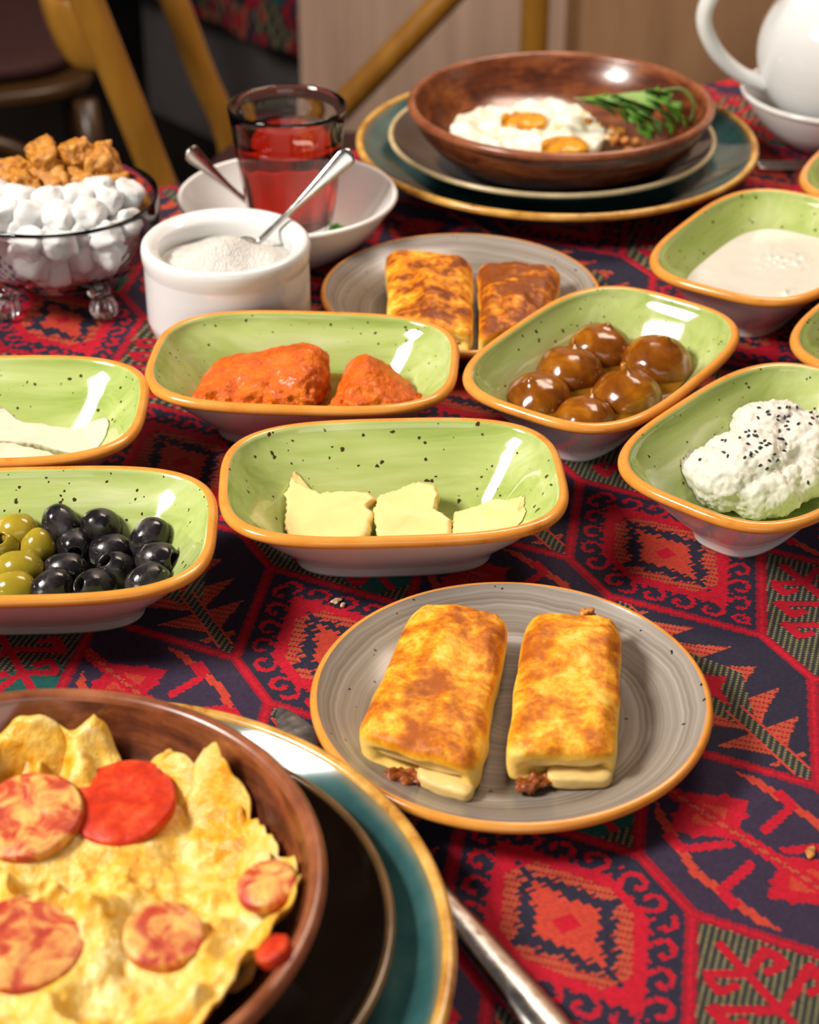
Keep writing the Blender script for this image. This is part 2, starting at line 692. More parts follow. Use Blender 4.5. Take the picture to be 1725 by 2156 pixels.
    k.set(Base_Color=k.ramp(k.noise(k.coord(), 40, 3), [(0.3, (0.20, 0.055, 0.004)), (0.7, (0.34, 0.11, 0.01))]), Roughness=0.05, Coat_Weight=0.5, Coat_Roughness=0.02)
    M['jam'] = k.m
    k = NT('orange_stewed_pumpkin')
    c = k.coord()
    f = k.noise(c, 75, 6, 0.65, 0.5)
    k.set(Base_Color=k.ramp(f, [(0.28, (0.40, 0.045, 0.001)), (0.5, (0.68, 0.115, 0.002)), (0.72, (0.78, 0.19, 0.004))]), Roughness=0.30, Coat_Weight=0.12, Coat_Roughness=0.08)
    k.bump(k.noise(c, 230, 4, 0.65), 0.9, 0.0026)
    k.b.inputs['Specular IOR Level'].default_value = 0.3
    M['pumpkin'] = k.m
    M['walnut'] = plain('syrupy_walnut', (0.36, 0.19, 0.03), 0.15, 0.35, 120, coat=0.4, bump=0.6, bscale=300)
    M['seed'] = plain('black_seed', (0.010, 0.010, 0.013), 0.45, 0.4, 900)

    # omelette
    k = NT('omelette')
    c = k.coord()
    f1 = k.noise(c, 38, 5, 0.6, 0.6)
    f2 = k.noise(k.coord(loc=(3, 1, 2)), 150, 5, 0.65)
    f = k.math('ADD', k.math('MULTIPLY', f1, 0.6), k.math('MULTIPLY', f2, 0.4))
    col = k.ramp(f, [(0.32, (0.52, 0.16, 0.006)), (0.42, (0.74, 0.34, 0.012)), (0.50, (0.80, 0.49, 0.07)), (0.58, (0.82, 0.60, 0.19)), (0.70, (0.84, 0.73, 0.45))])
    k.set(Base_Color=col, Roughness=0.27)
    k.bump(f2, 0.8, 0.0022)
    M['omelette'] = k.m
    k = NT('sausage_slice')
    c = k.coord()
    f = k.noise(c, 130, 5, 0.65)
    k.set(Base_Color=k.ramp(f, [(0.3, (0.36, 0.016, 0.004)), (0.5, (0.54, 0.030, 0.006)), (0.72, (0.62, 0.09, 0.022))]), Roughness=0.42)
    k.bump(f, 0.6, 0.0012)
    k.b.inputs['Specular IOR Level'].default_value = 0.25
    M['sausage'] = k.m
    k = NT('egg_smeared_sausage')
    c = k.coord(rand=True)
    f = k.noise(c, 85, 5, 0.6, 0.8)
    k.set(Base_Color=k.ramp(f, [(0.36, (0.36, 0.028, 0.010)), (0.46, (0.50, 0.07, 0.022)), (0.53, (0.58, 0.24, 0.06)), (0.66, (0.74, 0.46, 0.11))]), Roughness=0.45)
    k.bump(f, 0.6, 0.0015)
    M['sausage_egg'] = k.m

    # fried eggs
    k = NT('egg_white')
    f = k.noise(k.coord(), 70, 5, 0.6)
    k.set(Base_Color=k.ramp(f, [(0.28, (0.52, 0.36, 0.10)), (0.40, (0.80, 0.74, 0.55)), (0.6, (0.88, 0.86, 0.78))]), Roughness=0.28)
    k.bump(k.noise(k.coord(), 160, 4), 0.3, 0.0012)
    M['egg_white'] = k.m
    k = NT('egg_yolk')
    f = k.noise(k.coord(), 85, 4, 0.6)
    k.set(Base_Color=k.ramp(f, [(0.34, (0.22, 0.08, 0.01)), (0.46, (0.66, 0.26, 0.008)), (0.7, (0.80, 0.38, 0.015))]), Roughness=0.25)
    M['yolk'] = k.m
    M['crumb'] = plain('toasted_crumb', (0.48, 0.19, 0.035), 0.35, 0.5, 150, bump=0.5)
    M['crumb_pale'] = plain('pale_crumb', (0.72, 0.52, 0.30), 0.4, 0.25, 150, bump=0.5)
    M['leaf'] = plain('salad_leaf', (0.12, 0.30, 0.035), 0.35, 0.4, 90, bump=0.3)
    M['leaf_pale'] = plain('salad_leaf_pale', (0.24, 0.42, 0.12), 0.4, 0.3, 90, bump=0.3)
    M['stem'] = plain('salad_stem', (0.10, 0.16, 0.03), 0.35, 0.3, 90)
    M['parsley'] = plain('chopped_herb', (0.07, 0.30, 0.03), 0.4, 0.3, 200)

    # glass, tea, sugar
    def glass(name, col, rough=0.0, ior=1.5):
        k = NT(name)
        f = k.noise(k.coord(), 30, 2)
        k.set(Base_Color=k.ramp(f, [(0.3, tuple(x * 0.985 for x in col)), (0.7, col)]), Roughness=rough, Transmission_Weight=1.0, IOR=ior)
        return k.m
    M['glass'] = glass('clear_glass', (0.99, 0.985, 0.98))
    M['crystal'] = glass('pressed_crystal', (0.99, 0.98, 0.985), 0.0, 1.52)
    k = NT('red_tea')
    k.set(Base_Color=k.ramp(k.noise(k.coord(), 12, 1), [(0.3, (0.38, 0.009, 0.002)), (0.7, (0.42, 0.013, 0.003))]), Roughness=0.0, Transmission_Weight=1.0, IOR=1.33)
    M['tea'] = k.m
    M['sugar_cube'] = plain('white_sugar_lump', (0.70, 0.70, 0.69), 0.6, 0.03, 200, sss=0.25, bump=0.5, bscale=700)
    k = NT('granulated_sugar')
    f = k.vor(k.coord(), 900)
    k.set(Base_Color=k.ramp(f, [(0.0, (0.56, 0.53, 0.47)), (0.6, (0.70, 0.68, 0.63))]), Roughness=0.35)
    k.bump(f, 0.8, 0.0009)
    M['sugar'] = k.m
    k = NT('brown_rock_sugar')
    c = k.coord(rand=True)
    f = k.noise(c, 170, 5, 0.65)
    k.set(Base_Color=k.ramp(f, [(0.30, (0.22, 0.065, 0.008)), (0.5, (0.52, 0.20, 0.022)), (0.72, (0.70, 0.36, 0.06))]), Roughness=0.4)
    k.bump(f, 0.9, 0.002)
    M['brown_sugar'] = k.m
    k = NT('polished_steel')
    f = k.noise(k.coord(scale=(1, 1, 1)), 160, 4)
    k.set(Base_Color=k.ramp(f, [(0.3, (0.52, 0.49, 0.46)), (0.7, (0.66, 0.63, 0.60))]), Metallic=1.0, Roughness=k.ramp(f, [(0.3, (0.16,) * 3), (0.7, (0.28,) * 3)]))
    M['steel'] = k.m

    # background wood
    k = NT('honey_bentwood')
    f = k.noise(k.coord(scale=(1, 1, 0.25)), 40, 4)
    k.set(Base_Color=k.ramp(f, [(0.3, (0.25, 0.105, 0.012)), (0.7, (0.36, 0.165, 0.022))]), Roughness=0.26, Coat_Weight=0.25)
    M['bentwood'] = k.m
    M['shade_dark_bentwood'] = plain('shade_dark_bentwood', (0.045, 0.020, 0.006), 0.35, 0.25, 40)  # darker bentwood: the dimness of the far corner is put into the colour
    k = NT('pale_laminate_wood')
    f = k.noise(k.coord(scale=(7, 7, 0.35)), 4, 5, 0.6)
    k.set(Base_Color=k.ramp(f, [(0.3, (0.36, 0.235, 0.17)), (0.7, (0.52, 0.36, 0.27))]), Roughness=0.5)
    M['laminate'] = k.m
    k = NT('warm_brown_wood')
    f = k.noise(k.coord(scale=(6, 6, 0.5)), 4, 5, 0.6)
    k.set(Base_Color=k.ramp(f, [(0.3, (0.30, 0.160, 0.080)), (0.7, (0.42, 0.240, 0.125))]), Roughness=0.5)
    M['brown_wood'] = k.m
    M['shade_dark_wall'] = plain('shade_dark_plaster', (0.012, 0.007, 0.006), 0.7, 0.3, 8)  # near-black base, the unlit back of the room painted in
    M['grey_wall'] = plain('grey_plaster', (0.10, 0.085, 0.085), 0.7, 0.15, 8)
    M['shade_dark_floor'] = plain('shade_dark_floor', (0.010, 0.006, 0.005), 0.6, 0.3, 8)  # floor colour darkened to stand in for missing light
    M['cushion'] = plain('dark_red_cushion', (0.030, 0.003, 0.002), 0.8, 0.3, 60)
    M['table_wood'] = plain('table_wood', (0.10, 0.05, 0.02), 0.4, 0.3, 20)

    # woven cloth: colour comes from the pattern attribute, threads from bands
    k = NT('woven_kilim_cloth')
    a = k.n('ShaderNodeAttribute', attribute_name='pattern')
    c = k.coord(rot=(0, 0, R(38)))
    c3 = k.coord(rot=(0, 0, R(-52)))
    w1 = k.wave(c, 420, 0.6, 1, 'X')
    w2 = k.wave(c3, 420, 0.6, 1, 'X')
    th = k.math('MULTIPLY', w1, k.math('ADD', 0.4, k.math('MULTIPLY', w2, 0.6)))
    fz = k.noise(k.coord(), 1400, 2)
    dk = k.ramp(k.math('ADD', k.math('MULTIPLY', th, 0.7), k.math('MULTIPLY', fz, 0.3)), [(0.1, (0.62,) * 3), (0.7, (1.12,) * 3)])
    col = k.mix(1.0, a.outputs['Color'], dk, 'MULTIPLY')
    k.set(Base_Color=col, Roughness=0.82)
    k.b.inputs['Specular IOR Level'].default_value = 0.25
    k.bump(th, 0.5, 0.0007)
    M['cloth'] = k.m


build_materials()

# ------------------------------------------------------------------ tablecloth pattern
CA = R(27.8)
CU = np.array([math.cos(CA), math.sin(CA)])
CV = np.array([-math.sin(CA), math.cos(CA)])
V_FAR, V_NEAR, U_L, U_R = 1.2495, 0.14, -0.42, 1.45
HOOK = ["############", "############", "###.....####", "##.......###", "#..####...##", "#..#####..##",
        "#...####..##", "##.#####..##", "#######..###", "######...##.", ".####...###.", "............"]
HK = np.array([[ch == '#' for ch in r] for r in HOOK])
C_RED = np.array((0.56, 0.0065, 0.026))
C_LINE = np.array((0.36, 0.006, 0.022))
C_ORG = np.array((0.50, 0.085, 0.040))
C_OR2 = np.array((0.58, 0.055, 0.030))
C_NAVY = np.array((0.026, 0.022, 0.046))
C_PLUM = np.array((0.042, 0.026, 0.060))
C_GREY = np.array((0.030, 0.032, 0.032))
C_KHAKI = np.array((0.30, 0.26, 0.13))
C_TEAL = np.array((0.012, 0.10, 0.085))


def cloth_colour(u, v, seed=0, cell=0.00135):
    """flat woven pattern: hexagon medallions of four kinds"""
    PU, PV = 0.188, 0.205
    HW, TIP, SH = 0.047, 0.083, 0.0195
    el = math.hypot(HW, TIP - SH)
    cents = ((0, 0), (0.094, 0), (0.141, 0.1025), (0.047, 0.1025))
    best = np.full(u.shape, 9.0)
    typ = np.zeros(u.shape, int)
    X = np.zeros(u.shape)
    Y = np.zeros(u.shape)
    for k, (cu, cv) in enumerate(cents):
        x = (u - 0.309 - cu + PU / 2) % PU - PU / 2
        y = (v - 0.6565 - cv + PV / 2) % PV - PV / 2
        sd = np.maximum(np.abs(x) - HW, ((np.abs(y) - TIP) * HW + np.abs(x) * (TIP - SH)) / el)
        m = sd < best
        best = np.where(m, sd, best)
        typ = np.where(m, k, typ)
        X = np.where(m, x, X)
        Y = np.where(m, y, Y)
    t = -best
    ax, ay = np.abs(X), np.abs(Y)
    out = np.tile(C_NAVY, (u.size, 1)).reshape(u.shape + (3,))

    def put(mask, c):
        out[mask] = c
    # along-edge coordinate
    side = (ax - HW) > ((ay - TIP) * HW + ax * (TIP - SH)) / el
    s = np.where(side, Y, (np.sign(Y) * (ax * HW - (ay - TIP) * (TIP - SH)) / el) + 0.004)
    # --- medallion
    m0 = typ == 0
    put(m0, C_RED)
    rows = np.clip(((t - 0.003) / 0.00125).astype(int), 0, 11)
    cols = (np.floor((s / 0.0155) * 12).astype(int)) % 12
    cols = np.where(X * Y < 0, 11 - cols, cols)
    put(m0 & (t < 0.003 + 12 * 0.00125) & HK[rows, cols], C_NAVY)
    put(m0 & (ax / 0.0315 + ay / 0.047 < 1) & (ax < 0.0255) & (ay < 0.0365), C_ORG)
    q = 0.0030
    xq, yq = np.floor(ax / q + 0.5) * q, np.floor(ay / (q * 1.25) + 0.5) * q * 1.25
    saw = 0.16 * (((ay / 0.0075) % 1.0) - 0.5)
    mm = xq / 0.0235 + yq / 0.037 + saw
    put(m0 & (mm < 0.98), C_NAVY)
    put(m0 & (xq / 0.0155 + yq / 0.029 + saw * 0.8 < 0.92), C_OR2)
    put(m0 & (ax < 0.0045) & (ay < 0.004), C_RED)
    # --- plum hexagon with red blossoms
    m1 = typ == 1
    put(m1, C_PLUM)
    for sg in (-1, 1):
        yy = Y - sg * 0.026
        xx = X + sg * 0.006
        put(m1 & (np.abs(xx) / 0.021 + np.abs(yy) / 0.017 < 1), C_RED)
        put(m1 & (np.abs(xx) < 0.0145) & (np.abs(yy) < 0.0085), C_RED)
        put(m1 & (np.abs(xx) / 0.010 + np.abs(yy) / 0.009 < 1), C_OR2)
    put(m1 & (np.abs(X + 0.25 * Y) < 0.0035) & (ay < 0.062), C_RED)
    put(m1 & (np.abs(X + 0.25 * Y) < 0.001) & (ay < 0.062), C_ORG)
    put(m1 & (np.abs(ax - 0.032 + 0.20 * ay) < 0.0022) & (ay < 0.050) & (t > 0.006), C_OR2)
    put(m1 & (np.abs(ay - 0.004 - 0.35 * ax) < 0.0024) & (ax > 0.008) & (ax < 0.030), C_RED)
    put(m1 & (np.abs(ax - 0.029) < 0.003) & (np.abs(ay - 0.020) < 0.005), C_RED)
    # --- orange serrated arrow
    m2 = typ == 2
    put(m2, C_NAVY)
    fr = ((ay + 0.003) / 0.0215) % 1.0
    wdt = 0.034 * (1 - fr) * (1 - ay / 0.12)
    put(m2 & (ax < wdt) & (ay < 0.0645) & (t > 0.005), C_ORG)
    core = ax / 0.020 + ay / 0.040 < 1
    put(m2 & core, C_GREY)
    put(m2 & (ax < 0.0032) & (ay > 0.02) & (ay < 0.072), C_GREY)
    put(m2 & (ax > 0.0032) & (ax < 0.0046) & (ay > 0.02) & (ay < 0.072), C_OR2)
    put(m2 & ((ax / 0.012 + ay / 0.009 < 1) | (ax / 0.005 + ay / 0.020 < 1)), C_RED)
    grey2 = m2 & (core | (ax < 0.0032)) & (out[..., 0] < 0.04)
    # --- grey hexagon with red hooked stems
    m3 = typ == 3
    put(m3, C_GREY)
    put(m3 & (t > 0.010) & (t < 0.0115), C_GREY * 1.4)
    red = (np.abs(X) < 0.0024) & (ay < 0.066)
    for kk in range(3):
        y0 = 0.004 + 0.021 * kk
        lim = 0.031 - 0.008 * kk
        arm = (np.abs(ay - (y0 + 0.55 * ax)) < 0.0026) & (ax < lim)
        hook = (np.abs(ax - lim) < 0.0026) & (ay > y0 + 0.55 * lim - 0.012) & (ay < y0 + 0.55 * lim + 0.0026)
        tipk = (np.abs(ax - lim + 0.004) < 0.0045) & (np.abs(ay - (y0 + 0.55 * lim - 0.011)) < 0.0022)
        red |= arm | hook | tipk
    put(m3 & red & (t > 0.005), C_RED * 0.9)
    put(m3 & (np.abs(Y + 0.055) < 0.012) & (ax < 0.018) & ~red, C_TEAL)
    grey3 = m3 & (out[..., 0] < 0.05) & (out[..., 1] < 0.06)
    # khaki picks in the grey grounds
    pk = ((np.floor(u / cell).astype(int) + 2 * np.floor(v / cell).astype(int)) % 3 == 0)
    put((grey2 | grey3) & pk, C_KHAKI * 0.75)
    # orange areas carry dark red picks
    isor = (np.abs(out - C_ORG).sum(-1) < 1e-6)
    put(isor & ((np.floor(u / cell).astype(int) + np.floor(v / cell).astype(int)) % 4 == 0), C_RED * 0.7)
    # border lines
    put(t < 0.0028, C_LINE)
    put(t < 0.0008, C_RED)
    r = np.random.default_rng(seed)
    out = out * (1 + 0.30 * (r.random(u.shape + (1,)) - 0.5))
    return np.clip(out, 0, 1)


def cloth_mesh(name, quads, mat, pts3, cols):
    me = bpy.data.meshes.new(name)
    nv, nf = len(pts3), len(quads)
    me.vertices.add(nv)
    me.vertices.foreach_set('co', np.asarray(pts3, np.float32).ravel())
    me.loops.add(nf * 4)
    me.loops.foreach_set('vertex_index', np.asarray(quads, np.int32).ravel())
    me.polygons.add(nf)
    me.polygons.foreach_set('loop_start', np.arange(0, nf * 4, 4, dtype=np.int32))
    me.update(calc_edges=True)
    me.materials.append(mat)
    at_ = me.attributes.new('pattern', 'FLOAT_COLOR', 'CORNER')
    c4 = np.ones((nf, 4, 4), np.float32)
    c4[:, :, :3] = np.asarray(cols, np.float32)[:, None, :]
    at_.data.foreach_set('color', c4.ravel())
    o = bpy.data.objects.new(name, me)
    COL.objects.link(o)
    return o


def build_cloth():
    P3, Q, CC = [], [], []
    off = 0

    def patch(u0, u1, v0, v1, cell, hole=None, seed=0):
        nonlocal off
        nu, nv = max(1, int(round((u1 - u0) / cell))), max(1, int(round((v1 - v0) / cell)))
        us, vs_ = np.linspace(u0, u1, nu + 1), np.linspace(v0, v1, nv + 1)
        UU, VV = np.meshgrid(us, vs_, indexing='ij')
        xy = UU[..., None] * CU + VV[..., None] * CV
        P3.append(np.c_[xy.reshape(-1, 2), np.zeros(UU.size)])
        i, j = np.meshgrid(np.arange(nu), np.arange(nv), indexing='ij')
        a = i * (nv + 1) + j
        q = np.stack([a, a + nv + 1, a + nv + 2, a + 1], -1).reshape(-1, 4)
        uc, vc = (us[:-1] + us[1:]) / 2, (vs_[:-1] + vs_[1:]) / 2
        UC, VC = np.meshgrid(uc, vc, indexing='ij')
        c = cloth_colour(UC, VC, seed, cell).reshape(-1, 3)
        if hole is not None:
            m = ~((UC > hole[0]) & (UC < hole[1]) & (VC > hole[2]) & (VC < hole[3])).ravel()
            q, c = q[m], c[m]
        Q.append(q + off)
        CC.append(c)
        off += P3[-1].shape[0]
    n1, n2 = 0.00135, 0.0027
    A = (0.0973, 0.6778, 0.3025, 0.8965)
    A = (A[0], A[0] + 430 * n1, A[2], A[2] + 440 * n1)
    B = (A[0] - 60 * n2, A[1] + 190 * n2, A[2] - 20 * n2, V_FAR)
    patch(*A, n1, seed=1)
    patch(B[0], A[0], B[2], B[3], n2, seed=2)
    patch(A[1], B[1], B[2], B[3], n2, seed=3)
    patch(A[0], A[1], B[2], A[2], n2, seed=4)
    patch(A[0], A[1], A[3], B[3], n2, seed=5)
    patch(U_L, B[0], V_NEAR, V_FAR, 0.0042, seed=6)
    patch(B[1], U_R, V_NEAR, V_FAR, 0.0042, seed=7)
    patch(B[0], B[1], V_NEAR, B[2], 0.0040, seed=8)
    # hanging skirt with soft folds
    loop = [(U_L, V_NEAR), (U_R, V_NEAR), (U_R, V_FAR), (U_L, V_FAR)]
    s = 0.0
    for e in range(4):
        a, b = np.array(loop[e]), np.array(loop[(e + 1) % 4])
        L = np.linalg.norm(b - a)
        n = int(L / 0.008)
        nrm = np.array([(b - a)[1], -(b - a)[0]]) / L
        tt = np.linspace(0, 1, n + 1)
        zz = np.r_[0, -0.004, -0.012, np.linspace(-0.02, -0.30, 36)]
        ox = np.r_[0, 0.004, 0.0065, np.full(36, 0.007)]
        wv = (np.sin(tt * L * 34 + e) * 0.5 + 0.5) * np.minimum(1, np.minimum(tt, 1 - tt) * 12)
        pts = []
        for zi, oi in zip(zz, ox):
            f = oi + 0.028 * wv * min(1, -zi / 0.25)
            uv = a + tt[:, None] * (b - a) + nrm * f[:, None]
            xy = uv[:, :1] * CU + uv[:, 1:] * CV
            pts.append(np.c_[xy, np.full(n + 1, zi)])
        P3.append(np.vstack(pts))
        i, j = np.meshgrid(np.arange(len(zz) - 1), np.arange(n), indexing='ij')
        a0 = i * (n + 1) + j
        q = np.stack([a0, a0 + n + 1, a0 + n + 2, a0 + 1], -1).reshape(-1, 4)
        tc = (tt[:-1] + tt[1:]) / 2
        zc = (zz[:-1] + zz[1:]) / 2
        base = a + tc[:, None] * (b - a)
        UC = base[None, :, 0] + nrm[0] * (-zc[:, None])
        VC = base[None, :, 1] + nrm[1] * (-zc[:, None])
        CC.append(cloth_colour(UC, VC, 20 + e, 0.004).reshape(-1, 3))
        Q.append(q + off)
        off += P3[-1].shape[0]
    o = cloth_mesh('tablecloth', np.vstack(Q), M['cloth'], np.vstack(P3), np.vstack(CC))
    tag(o, 'red and navy kilim-patterned woven tablecloth under all the breakfast dishes', 'tablecloth')


build_cloth()


def box(name, lo, hi, mat, parent=None, rot=None, loc=None, bev=0.0):
    lo, hi = np.array(lo, float), np.array(hi, float)
    bm = bmesh.new()
    bmesh.ops.create_cube(bm, size=1)
    for v in bm.verts:
        v.co = Vector((lo + hi) / 2) + Vector((np.array(v.co) * (hi - lo)))
    if bev:
        bmesh.ops.bevel(bm, geom=bm.edges[:], offset=bev, segments=3, profile=0.5, affect='EDGES')
    me = bpy.data.meshes.new(name)
    bm.to_mesh(me)
    bm.free()
    me.materials.append(mat)
    o = bpy.data.objects.new(name, me)
    COL.objects.link(o)
    if parent is not None:
        o.parent = parent
    if loc is not None:
        o.location = loc
    if rot is not None:
        o.rotation_euler = rot
    return o


# the table under the cloth
FLOOR_Z = -0.75
cu, cv = (U_L + U_R) / 2, (V_NEAR + V_FAR) / 2
cxy = cu * CU + cv * CV
tb = empty('dining_table', (cxy[0], cxy[1], FLOOR_Z), (0, 0, CA))
hu, hv = (U_R - U_L) / 2, (V_FAR - V_NEAR) / 2
box('table_top', (-hu + 0.001, -hv + 0.001, 0.712), (hu - 0.001, hv - 0.001, 0.7485), M['table_wood'], tb, bev=0.004)
for sx in (-1, 1):
    for sy in (-1, 1):
        box('leg', (sx * (hu - 0.1) - 0.03, sy * (hv - 0.1) - 0.03, 0), (sx * (hu - 0.1) + 0.03, sy * (hv - 0.1) + 0.03, 0.712), M['table_wood'], tb, bev=0.004)
tag(tb, 'wooden dining table under the red patterned breakfast cloth', 'table')

# ------------------------------------------------------------------ room
struct(box('floor', (-4, -2.5, FLOOR_Z - 0.05), (4, 5.2, FLOOR_Z), M['shade_dark_floor']), 'floor of the room, toned dark to stand for shade')
struct(box('wall_back', (-4, 5.0, FLOOR_Z), (4, 5.1, 2.2), M['shade_dark_wall']), 'back wall of the room, toned dark to stand for shade')
# pale laminate partition behind the table
PY = 2.80
pl = at_y(632, 100, PY)[0]
pm = at_y(1190, 60, PY)[0]
struct(box('wall_partition', (pl, PY, FLOOR_Z), (pm, PY + 0.08, 2.2), M['laminate']), 'pale wood laminate partition behind the clay bowl')
struct(box('wall_panel', (pm, PY + 0.04, FLOOR_Z), (2.9, PY + 0.12, 2.2), M['brown_wood']), 'warm brown wood panel behind the teapot')

# ------------------------------------------------------------------ green serving dishes
DA, DB, DN, DZ, DR = 0.0853, 0.0583, 3.3, 0.044, 0.0031
D_OUT = [(-0.0385, 0.0015), (-0.0375, 0.0), (-0.0350, 0.0), (-0.0343, 0.0018), (-0.0340, 0.0050), (-0.0300, 0.0095), (-0.0235, 0.0160),
         (-0.0160, 0.0245), (-0.0085, 0.0335), (-0.0048, 0.0380), (-0.0028, 0.0402), (-0.0012, 0.0410)]
D_RIM = [(-0.0012, 0.0410)] + [(DR * math.cos(R(a)), DZ + DR * math.sin(R(a))) for a in (-70, -45, -20, 5, 30, 55, 80, 105, 122)]
D_IN = [(DR * math.cos(R(a)), DZ + DR * math.sin(R(a))) for a in (122, 138, 153, 168)] + [(-0.0043, 0.0420), (-0.0085, 0.0378), (-0.0140, 0.0310), (-0.0195, 0.0240), (-0.0250, 0.0170), (-0.0300, 0.0112), (-0.0345, 0.0078),
        (-0.0400, 0.0064), (-0.0500, 0.0060)]


def supering(d, z, n=112):
    a, b = DA + d, DB + d
    e = DN if d > -0.02 else DN - 0.25
    out = []
    for i in range(n):
        t = 2 * math.pi * i / n
        c, s = math.cos(t), math.sin(t)
        out.append((math.copysign(abs(c) ** (2 / e), c) * a, math.copysign(abs(s) ** (2 / e), s) * b, z))
    return out


def loft(rings, cap_end=False, cap_start=False, mi=None):
    n = len(rings[0])
    V = [p for r in rings for p in r]
    F = []
    for k in range(len(rings) - 1):
        for i in range(n):
            j = (i + 1) % n
            F.append((k * n + i, k * n + j, (k + 1) * n + j, (k + 1) * n + i))
    if cap_start:
        F.append(tuple(range(n))[::-1])
    if cap_end:
        F.append(tuple(range((len(rings) - 1) * n, len(rings) * n)))
    return np.array(V), F


_vo, _fo = loft([supering(*p) for p in D_OUT], cap_start=True)
_vr, _fr = loft([supering(*p) for p in D_RIM])
_vi, _fi = loft([supering(*p) for p in D_IN], cap_end=True)
DISH = {}


def dish(x, y, rot, label):
    root = empty('serving_dish', (x, y, 0), (0, 0, R(rot)))
    tag(root, label, 'dish', 'green serving dishes')
    for nm, v, f, m, lb in (('outer_shell', _vo, _fo, M['dish_white'], 'white glazed outside'), ('rim', _vr, _fr, M['orange_rim'], 'orange brown glazed rim'),
                            ('inner_glaze', _vi, _fi, M['green'], 'speckled green brushed glaze')):
        if nm not in DISH:
            o = mesh_obj(nm, v, f, m, root)
            DISH[nm] = o.data
        else:
            o = bpy.data.objects.new(nm, DISH[nm])
            COL.objects.link(o)
            o.parent = root
        o['label'] = lb
    return (x, y, R(rot))


def dish_floor(dp, x, y):
    """height of the inner glaze under a table point"""
    c, s = math.cos(dp[2]), math.sin(dp[2])
    lx, ly = abs((x - dp[0]) * c + (y - dp[1]) * s), abs(-(x - dp[0]) * s + (y - dp[1]) * c)
    lo, hi = -0.0575, 0.0
    for _ in range(24):
        m = (lo + hi) / 2
        if (lx / (DA + m)) ** 3.1 + (ly / (DB + m)) ** 3.1 > 1:
            lo = m
        else:
            hi = m
    ds = [p[0] for p in D_IN[4:]][::-1]
    zs = [p[1] for p in D_IN[4:]][::-1]
    return float(np.interp(lo, ds, zs))


def dloc(dp, lx, ly, z=0.0):
    c, s = math.cos(dp[2]), math.sin(dp[2])
    return np.array((dp[0] + lx * c - ly * s, dp[1] + lx * s + ly * c, z))


def fill(name, dp, level, mat, label, cat, bump=None, bottom=0.0072):
    """liquid filling a dish to a level (closed body)"""
    ds = np.array([p[0] for p in D_IN[4:]])
    zs = np.array([p[1] for p in D_IN[4:]])
    n = 112
    dtop = float(np.interp(level, zs[::-1], ds[::-1])) - 0.0006
    rings = []
    for zz in (bottom, (bottom + level) / 2, level):
        rings.append(supering(float(np.interp(zz, zs[::-1], ds[::-1])) - 0.0007, zz))
    A0 = np.array(rings[-1])
    for f in np.linspace(0.985, 0.02, 40):
        q = A0.copy()
        q[:, :2] *= f
        if bump is not None:
            q[:, 2] += bump(q[:, 0], q[:, 1]) * min(1, (1 - f) * 8)
        rings.append([tuple(p) for p in q])
    V, F = loft(rings, cap_end=True, cap_start=True)
    o = mesh_obj(name, V, F, mat, None, loc=(dp[0], dp[1], 0), rot=(0, 0, dp[2]))
    return tag(o, label, cat)


d_butter = dish(-0.0085, 0.8134, 3.1, 'green speckled dish holding three pieces of butter')
d_stew = dish(-0.0602, 0.9449, -3.7, 'green speckled dish of orange stewed chunks beside the sugar bowl')
d_figs = dish(0.1115, 0.9525, 54.9, 'green speckled dish of candied figs in syrup')
d_cream = dish(0.1922, 0.8522, 49.0, 'green speckled dish of clotted cream with black seeds')
d_yog = dish(0.2320, 1.1084, 57.0, 'green speckled dish filled with white yogurt')
d_jam = dish(0.3030, 0.9912, 53.0, 'green dish of brown jam cut by the right edge, below the yogurt')
d_far = dish(0.3490, 1.2440, 60.0, 'empty-looking green dish at the right edge, farthest from the camera')
d_cheese = dish(-0.2310, 0.8871, 1.7, 'green speckled dish with white cheese slices at the left edge')
d_olive = dish(-0.1820, 0.7627, 2.4, 'green speckled dish of black and green olives at the left edge')


# ------------------------------------------------------------------ round plates and bowls
def round_plate(name, loc, label, cat, group, prof_top, prof_bot, rim, mats, names=('well', 'rim', 'underside'), n=128):
    """three meshes: upper surface, rim bead, underside"""
    root = empty(name, loc)
    tag(root, label, cat, group)
    for nm, pr, m in ((names[0], prof_top, mats[0]), (names[1], rim, mats[1]), (names[2], prof_bot, mats[2])):
        V, F, _ = lathe(pr, n)
        mesh_obj(nm, V, F, m, root)
    return root


def bead(Rr, z, r, a0=-100, a1=170, n=11, thick=None):
    return [(Rr + r * math.cos(R(a)), z + r * math.sin(R(a))) for a in np.linspace(a0, a1, n)]


def grey_plate(loc, label):
    rim = bead(0.0876, 0.0195, 0.0025, -110, 105)
    top = [rim[-1], (0.0858, 0.0209), (0.080, 0.0170), (0.072, 0.0125), (0.064, 0.0095), (0.057, 0.0082), (0.045, 0.0078), (0.02, 0.0077), (0, 0.0077)]
    bot = [rim[0], (0.080, 0.0118), (0.070, 0.0055), (0.060, 0.0022), (0.056, 0.0), (0.052, 0.0), (0.050, 0.003), (0, 0.0035)]
    return round_plate('grey_plate', loc, label, 'plate', 'grey ringed plates', top, bot, rim, (M['grey_plate'], M['grey_edge'], M['grey_edge']))


grey_plate((0.0454, 0.6649, 0), 'grey ringed plate with two golden pancake rolls, nearest the camera')
grey_plate((0.0330, 1.0891, 0), 'grey ringed plate with two dark-browned pancake rolls behind the green dishes')


